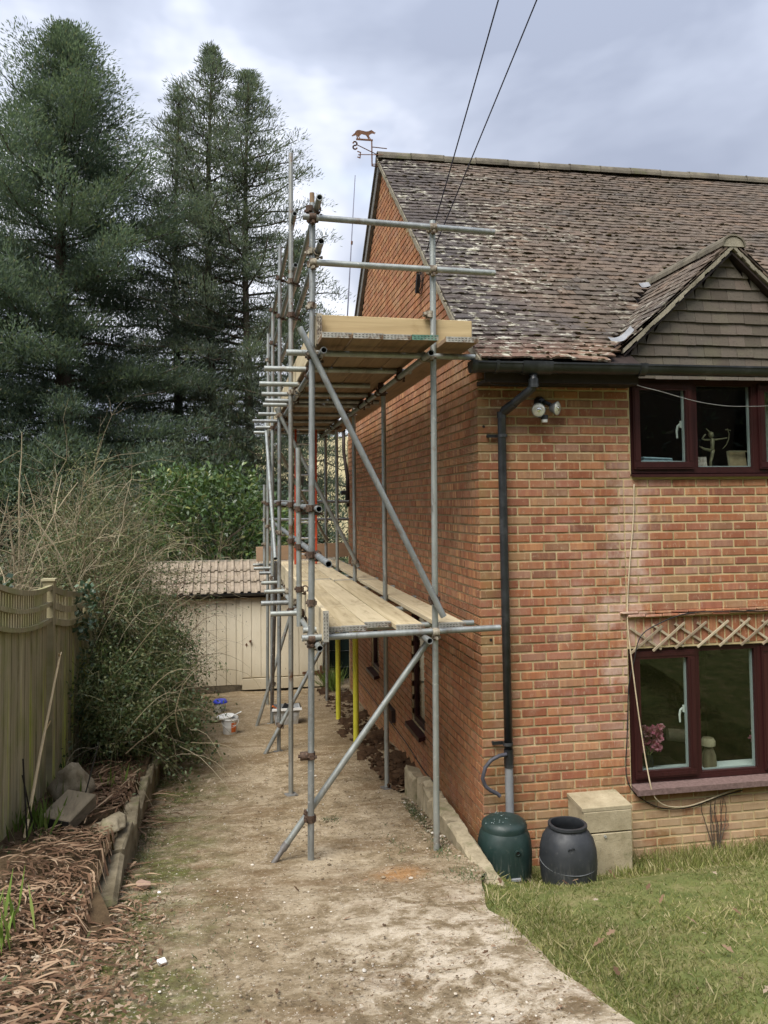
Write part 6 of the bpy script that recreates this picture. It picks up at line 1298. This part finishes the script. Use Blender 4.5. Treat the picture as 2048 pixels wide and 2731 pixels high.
def build_loose():
    # buckets
    def bucket(name, label, o, r, h, lidmat, lid_tilt=0., cat='bucket'):
        T = thing(name, o, label, cat); b = MB(); b.lathe([(.001, .0), (r*.82, .0), (r*.84, .006), (r*.98, h*.86), (r*1.05, h*.87), (r*1.05, h*.92), (r, h*.93), (r*1.02, h), (r*.96, h), (r*.82, .02), (.001, .02)], o, 32); obj('pail', b, MAT['white'], T, smooth=True); return T
    o = V3(-2.01, 5.12, -3.955); T = bucket('bucket', 'white plastic bucket with orange label and its lid set loosely on top', o, .112, .215, 'white')
    l = MB(); l.lathe([(.001, .012), (.10, .012), (.118, .008), (.12, 0), (.118, -.006), (.11, 0)], o+V3(-.06, .02, .222), 28, roty(-.10)@rotx(.06)); obj('loose_lid', l, MAT['white'], T, smooth=True); obj('stirring_stick', MB().box(o+V3(.06, -.02, .245), (.20, .022, .01), roty(-.42)), MAT['white'], T)
    def label_patch(T, o, r, h0, h1, a0, a1, mat, name='label_print'):
        a = np.linspace(a0, a1, 8); V = [(o[0]+(r*(.84+.14*z/.185))*math.sin(t)*1.012, o[1]-(r*(.84+.14*z/.185))*math.cos(t)*1.012, o[2]+z) for z in (h0, h1) for t in a]; n = 8; obj(name, MB().add(V, [(i, i+1, n+i+1, n+i) for i in range(n-1)]), mat, T)
    label_patch(T, o, .112, .03, .16, .15, .85, MAT['orange']); label_patch(T, o, .1125, .115, .128, .3, .75, MAT['white'], 'label_text_line')
    b = MB(); a = np.linspace(0, math.pi, 16); b.path([(o[0]+.118*math.cos(t), o[1]-.03-.09*math.sin(t), o[2]+.185-.085*math.sin(t)) for t in a], .0025, 5); obj('handle', b, MAT['white'], T)
    o = V3(-2.16, 6.69, -4.045); T = bucket('tub', 'white tub with blue lid near the shed', o, .10, .17, 'blue', cat='tub'); l = MB(); l.lathe([(.001, .20), (.085, .195), (.10, .18), (.112, .165), (.112, .15), (.105, .15)], o, 28); obj('blue_lid', l, MAT['blue'], T, smooth=True); label_patch(T, o, .10, .02, .115, .1, .9, simple('grey_label', (.14, .15, .2), .5))
    # grey crate
    T = thing('mixing_crate', (-1.22, 5.55, -3.98), 'pale grey plastic crate behind the scaffold poles', 'crate'); c = V3(-1.22, 5.55, -3.985); m = MB(); w, d, h, k = .19, .14, .25, .035
    V = []; 
    for (sx, sy) in ((-1, -1), (1, -1), (1, 1), (-1, 1)): V += [c+V3(sx*(w-k), sy*(d-k), 0), c+V3(sx*w, sy*d, h), c+V3(sx*(w+.015), sy*(d+.015), h), c+V3(sx*(w-.012), sy*(d-.012), h), c+V3(sx*(w-k-.01), sy*(d-k-.01), .02)]
    F = [(0, 5, 10, 15)[::-1], (4, 9, 14, 19)]
    for q in range(4):
        e = (q+1) % 4
        for j in range(4): F.append((5*q+j, 5*e+j, 5*e+j+1, 5*q+j+1))
    m.add(V, F); obj('shell', m, MAT['crate'], T); obj('rim', MB().bx(c[0]-w-.02, c[0]+w+.02, c[1]-d-.022, c[1]-d-.012, c[2]+h-.03, c[2]+h+.004), MAT['white'], T)
    obj('trowel_handle', MB().path([(-1.30, 5.5, -3.80), (-1.42, 5.44, -3.70)], .012, 8), MAT['orange'], None, smooth=True, label='orange handle of a tool sticking out of the grey crate', cat='tool'); obj('steel_float', MB().box((-1.20, 5.52, -3.77), (.16, .02, .12), roty(.5)), MAT['cable_black'], None, label='dark trowel blade leaning in the grey crate', cat='tool')
    # slate, sack, rock, wooden block, canes
    obj('broken_slab', MB().bevbox((-2.22, 5.95, -3.97), (.20, .16, .05), .015, rotz(.4)@rotx(.1)), MAT['kerb'], None, label='broken piece of slab beside the white bucket', cat='stone')
    R = rotz(-.42)@rotx(.24)@roty(.10); c_ = np.array([-3.22, .22, -3.175]); T = thing('wooden_block', (-3.20, .16, -3.27), 'weathered square timber block with dark end lying on the bed', 'block'); obj('timber', MB().bevbox(c_, (.25, .36, .11), .008, R), MAT['log'], T); obj('dark_end', MB().box(c_+R@V3(0, -.1805, 0), (.238, .006, .10), R), MAT['slot'], T)  # near-black plate laid over the block's end face
    m = MB(); rock(m, (-3.33, .95, -3.22), (.16, .15, .18), 5); obj('rock', m, MAT['stone'], None, smooth='all', label='pale rough rock standing behind the wooden block', cat='rock')
    m = MB(); rock(m, (-2.90, -.05, -3.23), (.11, .19, .05), 8); obj('flat_stone', m, MAT['kerb'], None, smooth='all', label='flat pale stone on the edge of the bed wall', cat='stone'); m = MB(); m.blob((-2.60, -.62, -3.42), (.055, .05, .035), 9, 1, .3); obj('brick_lump', m, simple('pinkish_brick', (.30, .2, .15), .9), None, label='pinkish lump of brick on the drive below the bed wall', cat='stone')
    for x, y, s, k in ((-2.36, -1.98, .045, 0), (-2.47, -.78, .022, 1)): obj('litter_scrap', MB().bevbox((x, y, float(dz(y))+.022), (s, s*.8, s*.35), .004, rotz(.5)@rotx(.3)), MAT['white'], None, label=('white scrap of plastic among the dead leaves', 'small white scrap on the drive below the bed wall')[k], cat='litter')
    T = thing('cane', (-3.45, .0, -3.3), 'pale brown forked stalk leaning beside the fence post', 'stalk'); m = MB(); a, b = V3(-3.46, -.14, -3.25), V3(-3.45, 1.05, -2.14); m.path([a, a*.6+b*.4+V3(0, 0, .03), b], [.013, .012, .009], 7); m.path([b, b+V3(.0, .07, .02)], .006, 5); m.path([b, b+V3(.0, -.05, .03)], .006, 5); m.path([a*.45+b*.55, a*.45+b*.55+V3(.02, .09, .06)], .005, 5); m.path([a*.62+b*.38, a*.62+b*.38+V3(0, .12, .08)], .004, 5); obj('stalk', m, MAT['canetan'], T)
    for p, q, lab in (((-3.42, -.2, -3.25), (-3.42, -.36, -2.60), 'black thin rod leaning at the foot of the fence'), ((-3.40, -.05, -3.25), (-3.43, -.33, -2.72), 'second black rod crossing the first by the fence'), ((-3.15, .55, -3.15), (-3.06, .62, -2.78), 'black rod sticking up beside the pale rock')): obj('thin_rod', MB().tube(p, q, .006, 6), MAT['slot'], None, label=lab, cat='rod')
    m = MB(); m.blob((.16, -.80, -3.735), (.13, .09, .06), 21, 2, .45); o_ = obj('earth_mound', m, MAT['trench'], None, smooth=True, label='small mound of earth and roots in front of the green butt', cat='earth')
    P = MB(); twigs(P, 60, (.18, -.8, -3.69), (.10, .05, .02), (.06, .2), (0, 0, 0), .002, seg=4, arch=.6, wob=.3, updir=.8); obj('root_tangle', P, MAT['twig'], None, label='dry roots sticking out of the earth mound by the butts', cat='roots', kind='stuff')
    obj('dry_leaf', MB().prism([(0, 0), (.05, .02), (.09, .0), (.10, .05), (.05, .07), (.01, .05)], (1.62, -2.2, float(lawn_z(np.array(1.62), np.array(-2.2)))+.03), (1, 0, 0), (0, 1, .3), (0, 0, 1), .003), MAT['stone'], None, label='pale curled leaf lying on the lawn at the right', cat='leaf')
build_loose()
def build_window_things():
    zs = -.625+.028; y = .2
    T = thing('archer_figurine', (2.24, y, zs), 'slender pale metal figurine drawing a bow on the upper window sill', 'figurine'); b = MB(); c = V3(2.235, y, zs+.03); b.bevbox(c+V3(0, 0, -.015), (.10, .08, .03), .004)
    b.path([c+V3(-.015, 0, .0), c+V3(-.012, 0, .05), c+V3(.008, 0, .12), c+V3(.01, 0, .155)], [.014, .013, .016, .02], 8); b.path([c+V3(.005, 0, .15), c+V3(.012, 0, .19), c+V3(.012, 0, .235), c+V3(.008, 0, .262)], [.020, .016, .021, .009], 8); b.lathe([(.001, -.03), (.018, -.02), (.024, .0), (.02, .02), (.001, .03)], c+V3(.0, 0, .29), 12); b.path([c+V3(-.01, 0, .31), c+V3(-.045, 0, .345)], [.010, .002], 6)
    b.path([c+V3(.02, 0, .245), c+V3(.07, -.01, .25), c+V3(.145, -.02, .262)], [.009, .008, .006], 6); b.path([c+V3(.0, 0, .245), c+V3(-.065, 0, .245), c+V3(-.09, 0, .255), c+V3(-.06, -.01, .295)], [.009, .008, .007, .006], 6); b.path([c+V3(-.005, 0, .15), c+V3(-.06, .02, .165), c+V3(-.10, .03, .19)], [.016, .012, .006], 6); obj('body', b, MAT['bronze'], T, smooth='all')
    w = MB(); w.path([c+V3(.15, -.02, .345), c+V3(.165, -.02, .30), c+V3(.16, -.02, .25), c+V3(.135, -.02, .20), c+V3(.10, -.02, .165)], .0035, 5); w.path([c+V3(.13, -.02, .335), c+V3(.18, -.02, .33)], .004, 5); obj('bow', w, MAT['bronze'], T)
    T = thing('picture_frame', (2.46, .16, zs), 'brown backed picture frame leaning in the upper window', 'frame'); R = rotx(-.18); obj('backing', MB().box((2.465, .17, zs+.085), (.175, .008, .17), R), MAT['card'], T); obj('border', MB().box((2.378, .165, zs+.085), (.014, .014, .175), R).box((2.465, .150, zs+.168), (.19, .014, .012), R), MAT['twig'], T)
    obj('flowery_card', MB().box((2.08, .16, zs+.06), (.16, .008, .12), rotx(-.15)), simple('printed_card', (.55, .47, .42), .7, 0, .2, .5, 40, 0, (.35, .2, .18)), None, label='small flowery card propped beside the figurine', cat='card'); m = MB(); 
    for k in range(5): m.bevbox((1.68, .2, zs+.012+.023*k), (.36-.02*k, .14, .022), .009, roty(.02*(k-2)))
    obj('folded_cloth', m, MAT['cloth_blue'], None, label='folded pale blue cloth on the sill in the upper left light', cat='cloth')
    obj('curtain', MB().prism([(0, 0), (.02, .03), (.06, -.01), (.10, .03), (.14, -.01), (.18, .03), (.22, 0), (.22, .006), (.18, .036), (.14, -.004), (.10, .036), (.06, -.004), (.02, .036), (0, .006)], (2.68, .16, -.56), (1, 0, 0), (0, 1, 0), (0, 0, 1), .7), MAT['curtain'], None, label='pale curtain in the right light of the upper window', cat='curtain')
    # lower window
    zs = -3.225+.028
    def flowers(c, n, label):
        T = thing('flower_bunch', c, label, 'flowers'); B = []; D = []; W = []
        for _ in range(n):
            q = c+V3(U(-.10, .10), U(-.05, .05), .26+U(-.09, .10)); k = 26; d = unit(rdir(k)+V3(0, -.3, .2)); B.append(np.repeat(q[None], k, 0)+d*.006); D.append(d*RNG.uniform(.026, .044, k)[:, None]); W.append(unit(np.cross(d, rdir(k)))*.019)
        v, f = cards(np.vstack(B), np.vstack(D), np.vstack(W), .1); npobj('petals', v, f, MAT['petal'], T); m = MB()
        for _ in range(7): m.path([c+V3(0, 0, .1), c+V3(U(-.05, .05), U(-.03, .03), .2)], .003, 4)
        obj('stems', m, MAT['twig_green'], T); obj('vase', MB().lathe([(.001, 0), (.035, 0), (.045, .06), (.03, .12), (.034, .13)], c, 18), MAT['slot'], T, smooth=True)
    flowers(V3(1.55, .20, zs+.02), 26, 'bunch of pink artificial flowers at the left of the lower window'); flowers(V3(2.66, .22, zs), 9, 'pale pink flowers in the right light of the lower window')
    T = thing('carved_figure', (2.14, .2, zs), 'small striped carved figure with a broad cap on the lower window sill', 'figurine'); obj('body', MB().lathe([(.001, 0), (.055, 0), (.06, .04), (.055, .11), (.035, .165), (.03, .18)], (2.12, .2, zs), 20, None, 0, .05), MAT['carved'], T, smooth=True); obj('cap', MB().lathe([(.02, .175), (.06, .19), (.062, .23), (.045, .255), (.001, .262)], (2.115, .2, zs), 20), MAT['carved'], T, smooth=True)
    T = thing('log_basket', (1.98, .45, zs-.0), 'dark carved log lying behind the striped figure', 'log'); obj('log', MB().tube((1.85, .42, zs+.24), (2.12, .36, zs+.22), .055, 12), MAT['bark'], T, smooth=True)
    obj('side_table', MB().bx(1.5, 2.45, .9, 1.5, -3.55, -3.5).bx(1.52, 1.58, .92, .98, -4.1, -3.55).bx(2.38, 2.44, .92, .98, -4.1, -3.55), MAT['log'], None, label='low wooden table inside the lower room', cat='table')
build_window_things()
